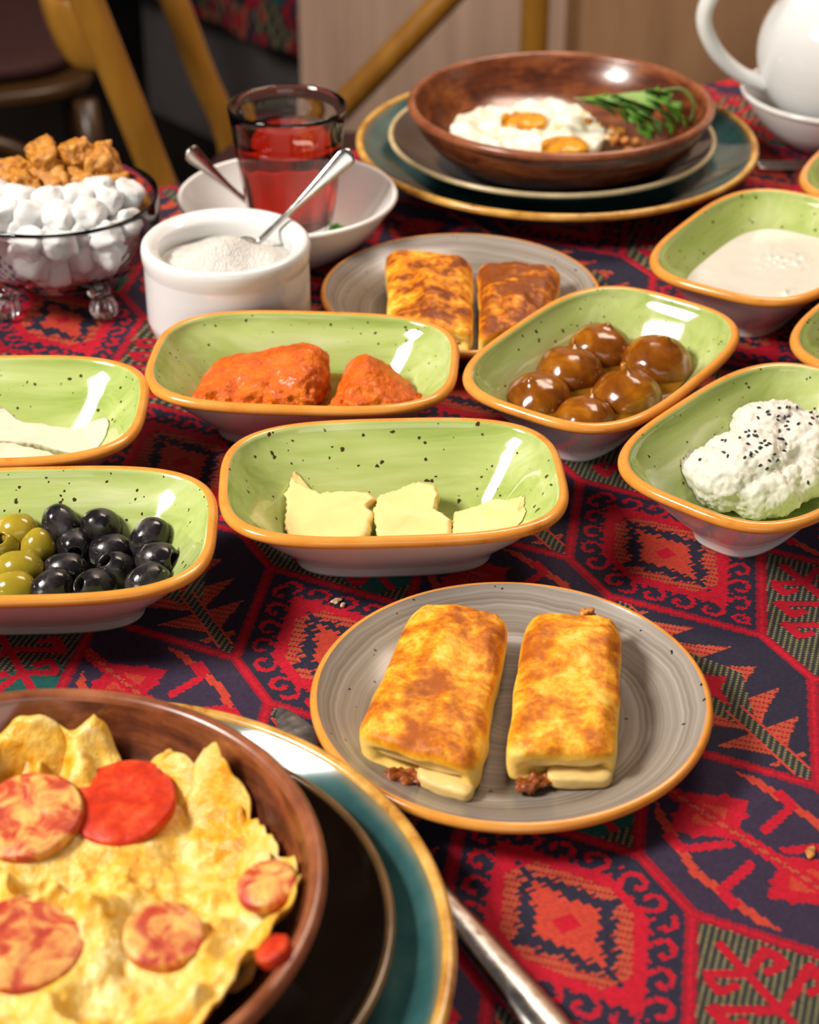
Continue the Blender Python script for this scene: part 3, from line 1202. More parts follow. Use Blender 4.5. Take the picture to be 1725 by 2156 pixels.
def teal_plate(loc, label):
    rim = bead(0.1480, 0.0290, 0.0028, -110, 160)
    top = [rim[-1], (0.140, 0.0255), (0.128, 0.0190), (0.115, 0.0128), (0.104, 0.0095), (0.095, 0.0085), (0.05, 0.0082), (0, 0.0082)]
    bot = [rim[0], (0.138, 0.0205), (0.120, 0.0105), (0.100, 0.0035), (0.092, 0.0), (0.087, 0.0), (0.084, 0.004), (0, 0.0045)]
    return round_plate('teal_plate', loc, label, 'plate', 'large teal plates', top, bot, rim, (M['teal'], M['ochre_rim'], M['teal']))


teal_plate((-0.1332, 0.4990, 0), 'large teal plate with ochre rim under the omelette bowl')
teal_plate((0.1104, 1.3356, 0), 'large teal plate with ochre rim under the fried egg bowl')


def small_plate(loc, Rr, label, mats):
    rim = bead(Rr - 0.002, 0.0245, 0.0020, -110, 160)
    top = [rim[-1], (Rr * 0.92, 0.0200), (Rr * 0.80, 0.0125), (Rr * 0.70, 0.0078), (Rr * 0.6, 0.0066), (Rr * 0.3, 0.0064), (0, 0.0064)]
    bot = [rim[0], (Rr * 0.90, 0.0165), (Rr * 0.76, 0.0070), (Rr * 0.64, 0.0015), (Rr * 0.60, 0.0), (Rr * 0.56, 0.0), (Rr * 0.54, 0.003), (0, 0.0035)]
    return round_plate('small_plate', loc, label, 'plate', 'plates between teal plate and bowl', top, bot, rim, mats)


small_plate((-0.1166, 0.5080, 0.0084), 0.1115, 'glossy black-brown plate between the omelette bowl and teal plate', (M['dark_plate'], M['umber_rim'], M['dark_plate']))
small_plate((0.1070, 1.3380, 0.0084), 0.1230, 'slate plate with cream rim between the egg bowl and teal plate', (M['grey_dark_plate'], M['cream_rim'], M['grey_dark_plate']))


def clay_bowl(loc, label):
    H = 0.0465
    rim = bead(0.1105, H - 0.003, 0.0034, -100, 175)
    top = [rim[-1], (0.1040, H - 0.010), (0.0990, H - 0.018), (0.0900, H - 0.028), (0.0780, H - 0.0345), (0.064, H - 0.0375), (0.04, H - 0.0385), (0, H - 0.0385)]
    bot = [rim[0], (0.1085, H - 0.012), (0.1050, H - 0.0195), (0.096, H - 0.030), (0.084, H - 0.0390), (0.070, H - 0.0450), (0.062, 0), (0.057, 0), (0.055, 0.002), (0, 0.003)]
    return round_plate('clay_bowl', loc, label, 'bowl', 'brown clay bowls', top, bot, rim, (M['clay'], M['clay_rim'], M['clay']), ('inside', 'rim', 'outside'))


BZ = 0.0150
clay_bowl((-0.1438, 0.5040, BZ), 'brown glazed clay bowl holding the sausage omelette')
clay_bowl((0.1122, 1.3335, BZ), 'brown glazed clay bowl holding fried eggs and greens')


# ------------------------------------------------------------------ pancake rolls
def pancake(corners, z0, h, mat, label, seed, tongue=0.5, lean=0.0):
    c = np.array(corners, float)[:, :2]
    cen = c.mean(0)
    loc = np.array((cen[0], cen[1], z0))
    V, F = superbox(36, 9)
    x, y, z = V[:, 0].copy(), V[:, 1].copy(), V[:, 2].copy()
    P = quadmap(V, c - cen, 0, h)
    P[:, 2] *= 1 - 0.16 * np.clip(-y, 0, 1) ** 1.5
    # pinch the waist, sag the edges, dent the top
    top = (z + 1) / 2
    P[:, 2] += top * (0.0022 * (1 - x ** 2) - 0.0035 * np.clip(np.abs(x) - 0.72, 0, 1) * 3.0 + 0.0012 * vnoise(np.c_[x * 1.7, y * 1.9, z * 0] + seed, seed))
    P[:, 2] += top * 0.0016 * fbm(np.c_[P[:, :2] * 70, P[:, 2] * 0] + seed, 3, seed)
    w = 1 - 0.045 * (1 - y ** 2) * (1 + 0.4 * vnoise(np.c_[y * 2, y * 0, y * 0] + seed, seed))
    mid = (P[:, :2])
    ax = (c[3] + c[2] - c[0] - c[1])
    ax /= np.linalg.norm(ax)
    sd = np.array([ax[1], -ax[0]])
    comp = mid @ sd
    P[:, :2] = mid - np.outer(comp * (1 - w), sd)
    P[:, :2] += 0.0011 * np.c_[vnoise(P * 90 + seed, seed + 3), vnoise(P * 90 + seed, seed + 4)]
    P[:, 2] += 0.0003 * fbm(P * 420, 2, seed + 6)
    # open end: hollow the front face into a mouth
    fr = np.clip((-y - 0.90) / 0.1, 0, 1)
    hole = fr * np.exp(-((x - 0.05) / 0.62) ** 4) * np.exp(-((z + 0.25) / 0.42) ** 4)
    P[:, :2] += np.outer(hole * 0.012, ax)
    P[:, 2] = np.maximum(P[:, 2], 0.0)
    root = empty('pancake_roll', loc)
    tag(root, label, 'pancake', 'filled pancake rolls')
    mesh_obj('wrapper', P, F, mat, root)
    # inner fold visible in the open end
    f0, f1 = c[0] - cen, c[1] - cen
    d = (f1 - f0)
    a, b = f0 + d * (tongue - 0.02), f0 + d * 0.95
    V2, F2 = superbox(14, 5)
    q = [a - ax * 0.0035, b - ax * 0.0045, b + ax * 0.02, a + ax * 0.02]
    P2 = quadmap(V2, np.array(q), 0.0, h * 0.33)
    P2[:, 2] += 0.0006 * fbm(P2 * 150, 2, seed)
    P2[:, 2] = np.maximum(P2[:, 2], 0.0)
    mesh_obj('inner_fold', P2, F2, M['batter'], root)
    a, b = f0 + d * 0.10, f0 + d * 0.90
    q = [a + ax * 0.0025, b + ax * 0.0025, b + ax * 0.022, a + ax * 0.022]
    P2 = quadmap(V2, np.array(q), h * 0.34, h * 0.62)
    P2[:, 2] += 0.0006 * fbm(P2 * 150, 2, seed + 2)
    mesh_obj('inner_layer', P2, F2, M['batter'], root)
    m = f0 + d * (tongue - 0.14)
    Vb, Fb = blobs([((m[0] - ax[0] * 0.002, m[1] - ax[1] * 0.002, 0.0036), (0.0075, 0.0040, 0.0026), 0.2), ((m[0] + d[0] * 0.12, m[1] + d[1] * 0.12, 0.0032), (0.0065, 0.0036, 0.0022), 0.4)], 4, ((0.0020, 330),), seed)
    Vb[:, 2] = np.maximum(Vb[:, 2], 0.0)
    mesh_obj('filling', Vb, Fb, M['meat'], root)
    return root, c, ax, cen


PF = 0.0083


def foot(px, h):
    """footprint under a top face seen at four photo points"""
    return [tuple(at(u, v, PF + h)[:2]) for u, v in px]


pancake(foot([(744, 1532), (1012, 1612), (1076, 1292), (868, 1266)], 0.0205), PF, 0.0215, M['fried_a'],
        'golden fried pancake roll on the left of the nearest grey plate', 2, 0.52)
rt, c_, ax_, cen_ = pancake(foot([(1060, 1572), (1308, 1572), (1314, 1300), (1104, 1288)], 0.0215), PF, 0.0225, M['fried_b'],
                            'pale golden pancake roll on the right of the nearest grey plate', 5, 0.40)
bt = np.array((0.080, 0.7165, 0)) - np.array((cen_[0], cen_[1], 0))
Vb, Fb = blobs([(bt + (0, 0, 0.012), (0.010, 0.005, 0.006), 0), (bt + (0.003, 0.002, 0.018), (0.004, 0.003, 0.005), 0), (bt + (-0.010, -0.001, 0.009), (0.007, 0.004, 0.005), 0)], 4, ((0.002, 260),), 4)
mesh_obj('crisp_edge', Vb, Fb, M['crumb'], rt)
pancake(foot([(818, 668), (1000, 690), (998, 540), (808, 525)], 0.0225), PF, 0.0235, M['fried_c'],
        'streaky browned pancake roll on the left of the far grey plate', 8, 0.45)
pancake(foot([(1005, 706), (1165, 652), (1186, 565), (1005, 548)], 0.0225), PF, 0.0235, M['fried_d'],
        'dark browned pancake roll on the right of the far grey plate', 11, 0.45)


# ------------------------------------------------------------------ butter
def on_plane(pts, v0, z0, v1, z1):
    return [at(u, v, z0 + (z1 - z0) * (v - v0) / (v1 - v0)) for u, v in pts]


def slab_obj(name, outline, down, mat, label, cat, group, **kw):
    dp = kw.pop('dp')
    V, F = slab(outline, down, **kw)
    for q in V:
        q[2] = max(q[2], dish_floor(dp, q[0], q[1]) + 0.0006)
    lo = V.mean(0)
    lo[2] = V[:, 2].min()
    o = mesh_obj(name, V - lo, F, mat, None, loc=lo)
    return tag(o, label, cat, group)


slab_obj('butter_piece', on_plane([(597, 1030), (612, 1010), (640, 1020), (672, 1034), (735, 1033), (772, 1035), (786, 1050), (772, 1062), (785, 1080), (772, 1120), (756, 1146), (612, 1146), (604, 1130), (600, 1070)], 1010, 0.0275, 1146, 0.0125),
         (0.002, 0.0075, -0.0085), M['butter'], 'widest flat butter piece in the left of the butter dish', 'butter', 'butter pieces', dp=d_butter, jag=0.0010, seed=3, bev=0.0012)
slab_obj('butter_piece', on_plane([(802, 1038), (842, 1022), (880, 1012), (915, 1018), (922, 1040), (917, 1066), (938, 1078), (952, 1095), (945, 1130), (935, 1144), (798, 1144), (790, 1110), (787, 1075)], 1012, 0.0285, 1144, 0.0145),
         (0.001, 0.007, -0.0110), M['butter'], 'ragged middle butter piece in the butter dish', 'butter', 'butter pieces', dp=d_butter, jag=0.0010, seed=14, bev=0.0016)
slab_obj('butter_piece', on_plane([(955, 1075), (1005, 1060), (1045, 1045), (1075, 1050), (1098, 1072), (1102, 1105), (1098, 1128), (958, 1140), (953, 1110)], 1045, 0.0235, 1140, 0.0150),
         (0.0, 0.004, -0.0115), M['butter'], 'smallest butter piece at the right of the butter dish', 'butter', 'butter pieces', dp=d_butter, jag=0.0008, seed=27, bev=0.0012)

# ------------------------------------------------------------------ cheese slices
slab_obj('cheese_slice', on_plane([(-60, 868), (0, 868), (45, 886), (85, 890), (170, 903), (206, 902), (224, 906), (230, 925), (222, 945), (180, 962), (130, 950), (85, 938), (40, 932), (-60, 925)], 868, 0.0230, 962, 0.0115),
         (0.0, 0.004, -0.0075), M['cheese'], 'long bent white cheese slice reaching the right of its dish', 'cheese', 'white cheese slices', dp=d_cheese, jag=0.0005, seed=41, bev=0.001)
slab_obj('cheese_slice', on_plane([(-60, 932), (20, 930), (60, 938), (105, 950), (140, 968), (130, 978), (-60, 982)], 930, 0.0220, 982, 0.0165),
         (0.0, 0.003, -0.0080), M['cheese'], 'crumbly white cheese slice at the front of its dish', 'cheese', 'white cheese slices', dp=d_cheese, jag=0.0006, seed=52, bev=0.001)


# ------------------------------------------------------------------ olives
def olive_mesh(name, mats, hole=True, ra=0.0097, rb=0.0118):
    prof = [(0, -rb)]
    for a in np.linspace(-78, 62 if hole else 80, 18):
        prof.append((ra * math.cos(R(a)), rb * math.sin(R(a))))
    k = len(prof)
    if hole:
        rh = prof[-1][0]
        prof += [(rh * 0.86, rb * 0.915), (rh * 0.74, rb * 0.86), (rh * 0.70, rb * 0.5), (rh * 0.55, rb * 0.15), (0, rb * 0.05)]
    else:
        prof += [(0, rb)]
    V, F, sg = lathe(prof, 28)
    V = V + 0.0005 * np.c_[vnoise(V * 160, 1), vnoise(V * 160, 2), vnoise(V * 160, 3)]
    me = mesh_obj(name, V, F, list(mats), None, midx=[1 if hole and s > k else 0 for s in sg])
    d = me.data
    bpy.data.objects.remove(me)
    return d


OLB = [olive_mesh('black_olive', (M['black_olive'], M['olive_pit']), h) for h in (True, False)]
OLG = [olive_mesh('green_olive', (M['green_olive'], M['green_olive_pit']), h) for h in (True, False)]


def olive(u, v, kind, hole, axis, label, s=1.0):
    z = 0.016
    for _ in range(12):
        p = at(u, v, z)
        z = 0.6 * z + 0.4 * (dish_floor(d_olive, p[0], p[1] - 0.003) + 0.0103 * s)
    d = (OLB if kind else OLG)[0 if hole else 1]
    o = bpy.data.objects.new('black_olive' if kind else 'green_olive', d)
    COL.objects.link(o)
    o.location = at(u, v, z)
    o.rotation_euler = Vector(axis).to_track_quat('Z', 'Y').to_euler()
    o.scale = (s, s, s)
    return tag(o, label, 'olive', 'black olives in the green dish' if kind else 'green olives in the green dish')


for a in [(129, 1107, 1, False, (-0.3, 0.3, 0.7), 'black olive at the back left, next to the green olives'),
          (214, 1110, 1, False, (-0.5, -0.4, 0.6), 'black olive at the back, against the green dish wall'),
          (157, 1149, 1, True, (0.15, -0.8, 0.1), 'pitted black olive with its hole facing the camera'),
          (233, 1163, 1, False, (0.9, 0.0, 0.15), 'black olive lying lengthwise in the middle of the black ones'),
          (316, 1134, 1, False, (0.5, 0.5, 0.5), 'black olive leaning on the back right dish wall'),
          (331, 1181, 1, True, (0.85, -0.35, 0.25), 'black olive at the right end with its pit hole facing right'),
          (138, 1203, 1, False, (0.8, -0.1, 0.1), 'matte black olive beside the large green olive'),
          (247, 1203, 1, True, (-0.5, -0.3, 0.8), 'black olive with a torn pit hole on top, front middle'),
          (312, 1226, 1, False, (0.7, 0.4, 0.2), 'black olive at the front right behind the rim'),
          (109, 1240, 1, False, (0.6, 0.3, 0.3), 'black olive at the front left, half hidden by the rim'),
          (201, 1238, 1, True, (-0.6, -0.5, 0.5), 'front black olive with a hole facing left, half hidden by the rim'),
          (34, 1120, 0, False, (0.8, -0.2, 0.2), 'green olive farthest back in the olive dish'),
          (10, 1158, 0, True, (-0.1, -0.4, 0.9), 'slit green olive at the left picture edge'),
          (80, 1158, 0, False, (0.2, 0.2, 0.9), 'upright green olive touching the black olives'),
          (40, 1203, 0, False, (0.85, -0.15, 0.15), 'largest green olive lying lengthwise in front', 1.12),
          (28, 1243, 0, False, (0.8, 0.1, 0.1), 'green olive at the front behind the orange rim')]:
    olive(*a)

# ------------------------------------------------------------------ stewed orange chunks
def ruffle(V, seed, amp=0.0012):
    return V + amp * np.c_[fbm(V * 190, 3, seed), fbm(V * 190, 3, seed + 5), fbm(V * 190, 3, seed + 9)]


def stew_chunk(q, z0, z1, shape, label, seed, strands):
    V, F = superbox(36, 4.5)
    c = np.array([dloc(d_stew, *p)[:2] for p in q])
    cen = c.mean(0)
    P = quadmap(V, c - cen, 0, z1 - z0)
    P = shape(P, V)
    rough = np.clip(0.5 - V[:, 1] * 0.9 - V[:, 2] * 0.3, 0.30, 1)
    P = P + (V * (0.0034 * fbm(P * 85 + seed, 4, seed, 0.65))[:, None]) * rough[:, None]
    P[:, 2] = np.array([max(q[2], dish_floor(d_stew, q[0] + cen[0], q[1] + cen[1]) + 0.0008 - z0) for q in P])
    o = empty('stewed_chunk', (cen[0], cen[1], z0))
    tag(o, label, 'stewed pumpkin', 'orange stewed chunks')
    mesh_obj('flesh', P, F, M['pumpkin'], o)
    parts = []
    for j in range(strands):
        x = -0.92 + 1.84 * rnd.random()
        zt = rnd.uniform(-0.9, 0.35)
        b = quadmap(np.array([[x, -0.93, zt]]), c - cen, 0, (z1 - z0) * 0.66)[0]
        parts.append((b, (rnd.uniform(0.0018, 0.0042), rnd.uniform(0.0016, 0.0026), rnd.uniform(0.0016, 0.0045)), rnd.uniform(-0.6, 0.6)))
    Vp, Fp = blobs(parts, 2, ((0.0010, 300),), seed + 3)
    Vp[:, 2] = np.array([max(q[2], dish_floor(d_stew, q[0] + cen[0], q[1] + cen[1]) + 0.0008 - z0) for q in Vp])
    mesh_obj('pulp', Vp, Fp, M['pumpkin'], o)
    return o


def sh1(P, V):
    x = V[:, 0]
    P[:, 2] *= (0.68 + 0.32 * np.clip((x + 0.9) / 1.5, 0, 1)) * (0.66 + 0.34 * np.clip((V[:, 1] + 0.9) / 1.1, 0, 1))
    return P


def sh2(P, V):
    x = V[:, 0]
    P[:, 2] *= (0.70 + 0.30 * np.exp(-((x + 0.35) / 0.5) ** 2) - 0.30 * np.clip(x - 0.3, 0, 1)) * (0.62 + 0.38 * np.clip((V[:, 1] + 0.9) / 1.1, 0, 1))
    return P


stew_chunk([(-0.0670, -0.0260), (0.0080, -0.0255), (0.0165, 0.0215), (-0.0570, 0.0210)], 0.0085, 0.0500, sh1, 'larger orange stewed chunk on the left of its dish', 3, 70)
stew_chunk([(0.0150, -0.0255), (0.0710, -0.0245), (0.0610, 0.0190), (0.0215, 0.0215)], 0.0085, 0.0440, sh2, 'smaller orange stewed chunk on the right of its dish', 12, 45)
for j, (lx, ly, z, rz, lb) in enumerate([(0.0105, -0.0240, 0.0215, 0.6, 'olive-brown walnut half between the orange chunks'), (0.0185, -0.0265, 0.0195, 0.2, 'small brown walnut piece at the front between the orange chunks')]):
    p = dloc(d_stew, lx, ly, z)
    Vb, Fb = blobs([((0, 0, 0), (0.0065, 0.0030, 0.0040), rz), ((0.004, 0.003, 0.001), (0.004, 0.0025, 0.0035), rz + 1), ((-0.004, -0.002, -0.002), (0.004, 0.002, 0.003), rz - 0.6)], 4, ((0.0012, 330),), 60 + j)
    tag(mesh_obj('walnut_piece', Vb, Fb, M['walnut'], None, loc=p), lb, 'walnut', 'walnuts in the stew')
fill('stew_syrup', d_stew, 0.0190, M['syrup'], 'amber syrup around the orange stewed chunks', 'syrup')

# ------------------------------------------------------------------ figs in syrup
Vf, Ff = ico(5)


def fig_mesh(seed):
    P = Vf * np.array((0.0202, 0.0202, 0.0172))
    r = np.hypot(Vf[:, 0], Vf[:, 1])
    P[:, 2] += 0.0028 * np.exp(-(r / 0.16) ** 2) * (Vf[:, 2] > 0)
    ang = np.arctan2(Vf[:, 1], Vf[:, 0])
    P[:, :2] *= (1 + 0.010 * np.sin(ang * 4 + seed) + 0.006 * np.sin(ang * 11 + 2 * seed))[:, None]
    return P + Vf * (0.0008 * fbm(P * 60 + seed, 3, seed))[:, None]


for j, (u, v, z, s, stem, tilt, lb) in enumerate([
        (1265, 742, 0.0230, 1.0, 0, (0.2, 0.1, 1), 'candied fig farthest back in the syrup dish'),
        (1201, 790, 0.0225, 1.02, 1, (0.1, 0.25, 1), 'shiny candied fig on the left of the syrup dish, second row'),
        (1384, 772, 0.0235, 1.08, 0, (0.2, -0.1, 1), 'candied fig at the right of the syrup dish'),
        (1319, 842, 0.0215, 1.02, 2, (-0.1, 0.1, 1), 'candied fig with a stub of stem on top'),
        (1132, 850, 0.0200, 1.0, 0, (-0.3, -0.2, 1), 'dark candied fig at the left front of the syrup dish'),
        (1233, 893, 0.0180, 0.92, 1, (0.2, 0.3, 1), 'candied fig at the very front, half hidden by the rim')]):
    p = at(u, v, z)
    fr = empty('candied_fig', p, Vector(tilt).to_track_quat('Z', 'Y').to_euler())
    fr.scale = (s, s, s)
    tag(fr, lb, 'fig', 'candied figs in syrup')
    mesh_obj('flesh', fig_mesh(j * 7 + 1), Ff, M['fig'], fr)
    if stem:
        V, F = tube([(0, 0, 0.0170), (0.0005, 0, 0.0205), (0.0008, 0, 0.0225)], [0.0026, 0.0021, 0.0017] if stem == 2 else [0.0016, 0.001, 0.0006], 10)
        mesh_obj('stem', V, F, M['fig_stem'], fr)
fill('fig_syrup', d_figs, 0.0235, M['syrup'], 'amber syrup around the candied figs', 'syrup')
fill('jam', d_jam, 0.0230, M['jam'], 'brown jam in the green dish at the right edge', 'jam')
fill('pale_dip', d_far, 0.0120, M['yogurt'], 'pale dip in the farthest green dish at the right edge', 'dip')


# ------------------------------------------------------------------ yogurt
def ybump(x, y):
    P = np.c_[x, y, np.zeros_like(x)]
    lump = np.exp(-((x - 0.020) / 0.020) ** 2 - ((y + 0.002) / 0.016) ** 2) + 0.7 * np.exp(-((x + 0.028) / 0.010) ** 2 - ((y + 0.024) / 0.010) ** 2)
    return 0.0004 * fbm(P * 60, 3, 2) + lump * (0.0022 * np.abs(fbm(P * 170, 4, 5)) + 0.0010)


fill('yogurt', d_yog, 0.0265, M['yogurt'], 'white yogurt with small curds in its green dish', 'yogurt', ybump)

# ------------------------------------------------------------------ cream with black seeds
cparts = []
for (u, v, z, r, rz) in [(1545, 1010, 0.0200, (0.024, 0.019, 0.016), 0.5), (1500, 1000, 0.0200, (0.017, 0.016, 0.015), 0.2), (1610, 1035, 0.0170, (0.024, 0.017, 0.013), 0.1),
                         (1600, 960, 0.0280, (0.028, 0.020, 0.014), 0.6), (1620, 905, 0.0310, (0.022, 0.014, 0.014), 0.3), (1690, 930, 0.0280, (0.026, 0.020, 0.014), 0.8),
                         (1585, 892, 0.0310, (0.011, 0.009, 0.011), 0.0), (1680, 1010, 0.0200, (0.014, 0.014, 0.013), 0.5), (1545, 960, 0.0240, (0.018, 0.014, 0.013), 0.3)]:
    cparts.append((at(u, v, z), r, rz))
Vc, Fc = blobs(cparts, 4, ((0.0016, 48),), 21)
Vc, Fc = remesh(Vc, Fc, 0.0011, 14)
Nc = vnormals(Vc, Fc)
Vc = Vc + Nc * (0.0016 * fbm(Vc * 120, 3, 3) + 0.0010 * (np.abs(fbm(Vc * np.array((330, 330, 170)), 3, 9)) - 0.4))[:, None]
for i_ in range(0, len(Vc)):
    fz = dish_floor(d_cream, Vc[i_, 0], Vc[i_, 1]) + 0.0006
    if Vc[i_, 2] < fz:
        Vc[i_, 2] = fz
lo = Vc.mean(0)
lo[2] = 0.007
tag(mesh_obj('clotted_cream', Vc - lo, Fc, M['cream'], None, loc=lo), 'white clotted cream heaped in its green dish', 'cream')
bvh = BVHTree.FromPolygons([tuple(p) for p in Vc], Fc)
Vs, Fs = ico(2)
Ps = Vs * np.array((0.00062, 0.00062, 0.00125))
Ps[:, :2] *= (1 - 0.35 * Vs[:, 2:3])
sd_ = mesh_obj('black_seed', Ps, Fs, M['seed'])
smesh = sd_.data
bpy.data.objects.remove(sd_)
SEEDS = [(1213, 402), (1285, 432), (1297, 460), (1205, 488), (1383, 403), (1450, 395), (1470, 398), (1535, 400), (1375, 475), (1378, 505), (1428, 480), (1460, 472), (1460, 522),
         (1440, 558), (1462, 585), (1383, 600), (1550, 538), (1650, 538), (1668, 492), (1655, 443), (1710, 478), (1100, 610), (1130, 600), (1178, 605), (1120, 640), (1168, 637),
         (1195, 643), (1043, 660), (903, 680), (928, 683), (1118, 712), (1228, 705), (1260, 685), (1275, 725), (1300, 710), (1383, 665), (1410, 668), (1442, 708), (1190, 775),
         (1215, 750), (1228, 742), (1428, 773), (1140, 790), (1138, 810), (1090, 826), (1340, 797), (908, 780), (948, 815), (707, 845), (1300, 855), (1367, 850), (1220, 895),
         (1277, 922), (1630, 1038)]
O0 = Vector((0, 0, CAM_H))
for (a, b) in SEEDS:
    t_ = Vector(at(1300 + a * 0.2464, 760 + b * 0.2464, 0.0))
    h_ = bvh.ray_cast(O0, (t_ - O0).normalized())
    if h_[0] is None:
        continue
    o = bpy.data.objects.new('black_seed', smesh)
    COL.objects.link(o)
    o.location = h_[0] + h_[1] * 0.0004
    tv = h_[1].cross(Vector((rnd.uniform(-1, 1), rnd.uniform(-1, 1), rnd.uniform(-1, 1)))).normalized()
    o.rotation_euler = tv.to_track_quat('Z', 'Y').to_euler()
    tag(o, 'tiny black nigella seed sprinkled on the clotted cream', 'seed', 'black seeds on the cream')

# ------------------------------------------------------------------ sugar bowl
SB = (-0.1135, 1.0620, 0)
root = empty('sugar_bowl', SB)
tag(root, 'white porcelain sugar bowl with ridged sides and open top', 'bowl')
prof = [(0, 0.003), (0.040, 0.003), (0.0415, 0.0), (0.0430, 0.0), (0.0450, 0.0025), (0.0480, 0.008), (0.0500, 0.014)]
prof += [(0.0512 + 0.00022 * (k % 2), 0.018 + 0.0016 * k) for k in range(24)]
prof += [(0.0522, 0.0585), (0.0524, 0.0630), (0.0518, 0.0662), (0.0500, 0.0680), (0.0475, 0.0676), (0.0445, 0.0655), (0.0425, 0.0640), (0.0413, 0.0630), (0.0408, 0.0605), (0.0412, 0.056),
         (0.0440, 0.045), (0.0440, 0.025), (0.038, 0.010), (0.02, 0.007), (0, 0.007)]
V, F, _ = lathe(prof, 128)
mesh_obj('body', V, F, M['porcelain'], root)
# granulated sugar
rings = []
for k, rr in enumerate(np.linspace(0.0435, 0.0008, 34)):
    ring = []
    for i in range(72):
        a = 2 * math.pi * i / 72
        ring.append((rr * math.cos(a), rr * math.sin(a), 0.0))
    rings.append(ring)
V, F = loft(rings, cap_end=True)
heap = 0.0520 + 0.0140 * np.exp(-((V[:, 0] + 0.010) / 0.022) ** 2 - ((V[:, 1] + 0.006) / 0.020) ** 2) + 0.006 * np.exp(-((V[:, 0] - 0.028) / 0.010) ** 2 - (V[:, 1] / 0.02) ** 2)
heap = heap + 0.010 * np.exp(-((V[:, 0] - 0.008) / 0.015) ** 2 - ((V[:, 1] - 0.002) / 0.014) ** 2)
V[:, 2] = heap + 0.0010 * fbm(np.c_[V[:, :2] * 90, V[:, 2] * 0], 3, 3) + 0.00035 * fbm(np.c_[V[:, :2] * 700, V[:, 2] * 0], 2, 5)
n0 = len(V)
bot = [(0.0435 * math.cos(2 * math.pi * i / 72), 0.0435 * math.sin(2 * math.pi * i / 72), 0.028) for i in range(72)]
V = np.vstack([V, np.array(bot)])
F += [(i, n0 + i, n0 + (i + 1) % 72, (i + 1) % 72) for i in range(72)] + [tuple(range(n0, n0 + 72))[::-1]]
tag(mesh_obj('granulated_sugar', V, F, M['sugar'], None, loc=SB), 'white granulated sugar heaped inside the porcelain bowl', 'sugar', kind='stuff')


# ------------------------------------------------------------------ cutlery
def teaspoon(tip, neck, bowl_dir, side, label, group):
    """handle from wide tip down to neck, then an oval bowl going on along bowl_dir"""
    tip, neck = np.array(tip), np.array(neck)
    root = empty('teaspoon', neck)
    tag(root, label, 'spoon', group)
    L = np.linalg.norm(tip - neck)
    ts = np.linspace(0, 1, 26)
    up = np.cross(np.array(side), (tip - neck) / L)
    path = [(neck + (tip - neck) * t + up * 0.0035 * math.sin(t * math.pi) * -1 - neck) for t in ts]
    wid = [0.0020 + 0.0048 * (max(0, t - 0.35) / 0.65) ** 1.3 * (1 if t < 0.94 else math.sqrt(max(0.02, 1 - ((t - 0.94) / 0.06) ** 2))) for t in ts]
    thk = [0.0014 - 0.0004 * t for t in ts]
    V, F = tube(path, None, 14, (wid, thk, side))
    mesh_obj('handle', V, F, M['steel'], root)
    bd = np.array(bowl_dir, float)
    bd /= np.linalg.norm(bd)
    sv = np.array(side, float)
    nv = np.cross(sv, bd)
    if nv[2] < 0:
        nv = -nv
    V, F = [], []
    m, n = 14, 20
    for lay, sh in ((0, 0.0), (1, -0.0008)):
        for i in range(m):
            r = i / (m - 1)
            for j in range(n):
                a = 2 * math.pi * j / n
                x, y = r * math.cos(a), r * math.sin(a)
                V.append(bd * (0.019 + 0.021 * x) + sv * (0.0135 * y * (1 - 0.15 * x)) + nv * (0.006 * (r * r - 1) + sh))
    for lay in (0, 1):
        o = lay * m * n
        for i in range(m - 1):
            for j in range(n):
                k = (j + 1) % n
                F.append((o + i * n + j, o + i * n + k, o + (i + 1) * n + k, o + (i + 1) * n + j))
    for j in range(n):
        k = (j + 1) % n
        F.append(((m - 1) * n + j, (m - 1) * n + k, 2 * m * n - n + k, 2 * m * n - n + j))
    mesh_obj('spoon_bowl', np.array(V), F, M['steel'], root)
    return root


p1 = at(540, 514, 0.0570)
p2 = at_y(741, 320, 1.105)
dd = (p1 - p2) / np.linalg.norm(p1 - p2)
sd1 = np.cross(dd, (p1 + p2) / 2 - np.array((0, 0, CAM_H)))
sd1 /= np.linalg.norm(sd1)
teaspoon(p2, p1, dd * 0.9 + np.array((0, 0, -0.15)), sd1, 'steel teaspoon stuck in the granulated sugar', 'teaspoons')

# ------------------------------------------------------------------ tea saucer and tea glass
def saucer(name, loc, label):
    rim = bead(0.0735, 0.0420, 0.0020, -100, 170)
    top = [rim[-1], (0.0690, 0.0370), (0.0610, 0.0265), (0.0520, 0.0165), (0.0430, 0.0100), (0.034, 0.0078), (0.02, 0.0075), (0, 0.0075)]
    bot = [rim[0], (0.0695, 0.0335), (0.0600, 0.0200), (0.0500, 0.0098), (0.0400, 0.0035), (0.036, 0.0), (0.032, 0.0), (0.030, 0.003), (0, 0.0035)]
    return round_plate(name, loc, label, 'saucer', 'deep white saucers', top, bot, rim, (M['saucer_white'],) * 3)


SC = (-0.0835, 1.1970, 0)
saucer('deep_saucer', SC, 'deep white saucer under the red tea glass')
saucer('deep_saucer', (0.3350, 1.4080, 0), 'deep white saucer under the teapot')
GC = np.array((-0.0825, 1.2080, 0.0080))
gl_ = empty('tea_glass', GC)
tag(gl_, 'tapered faceted tea glass standing in the white saucer', 'glass')


def facet(a, k):
    if 1 < k < 8:
        s = 2 * math.pi / 12
        x = (a % s) - s / 2
        return math.cos(s / 2) / math.cos(x) * 1.012
    return 1.0


def g_out(z):
    return 0.0265 + (0.0405 - 0.0265) * (z / 0.094) ** 0.85


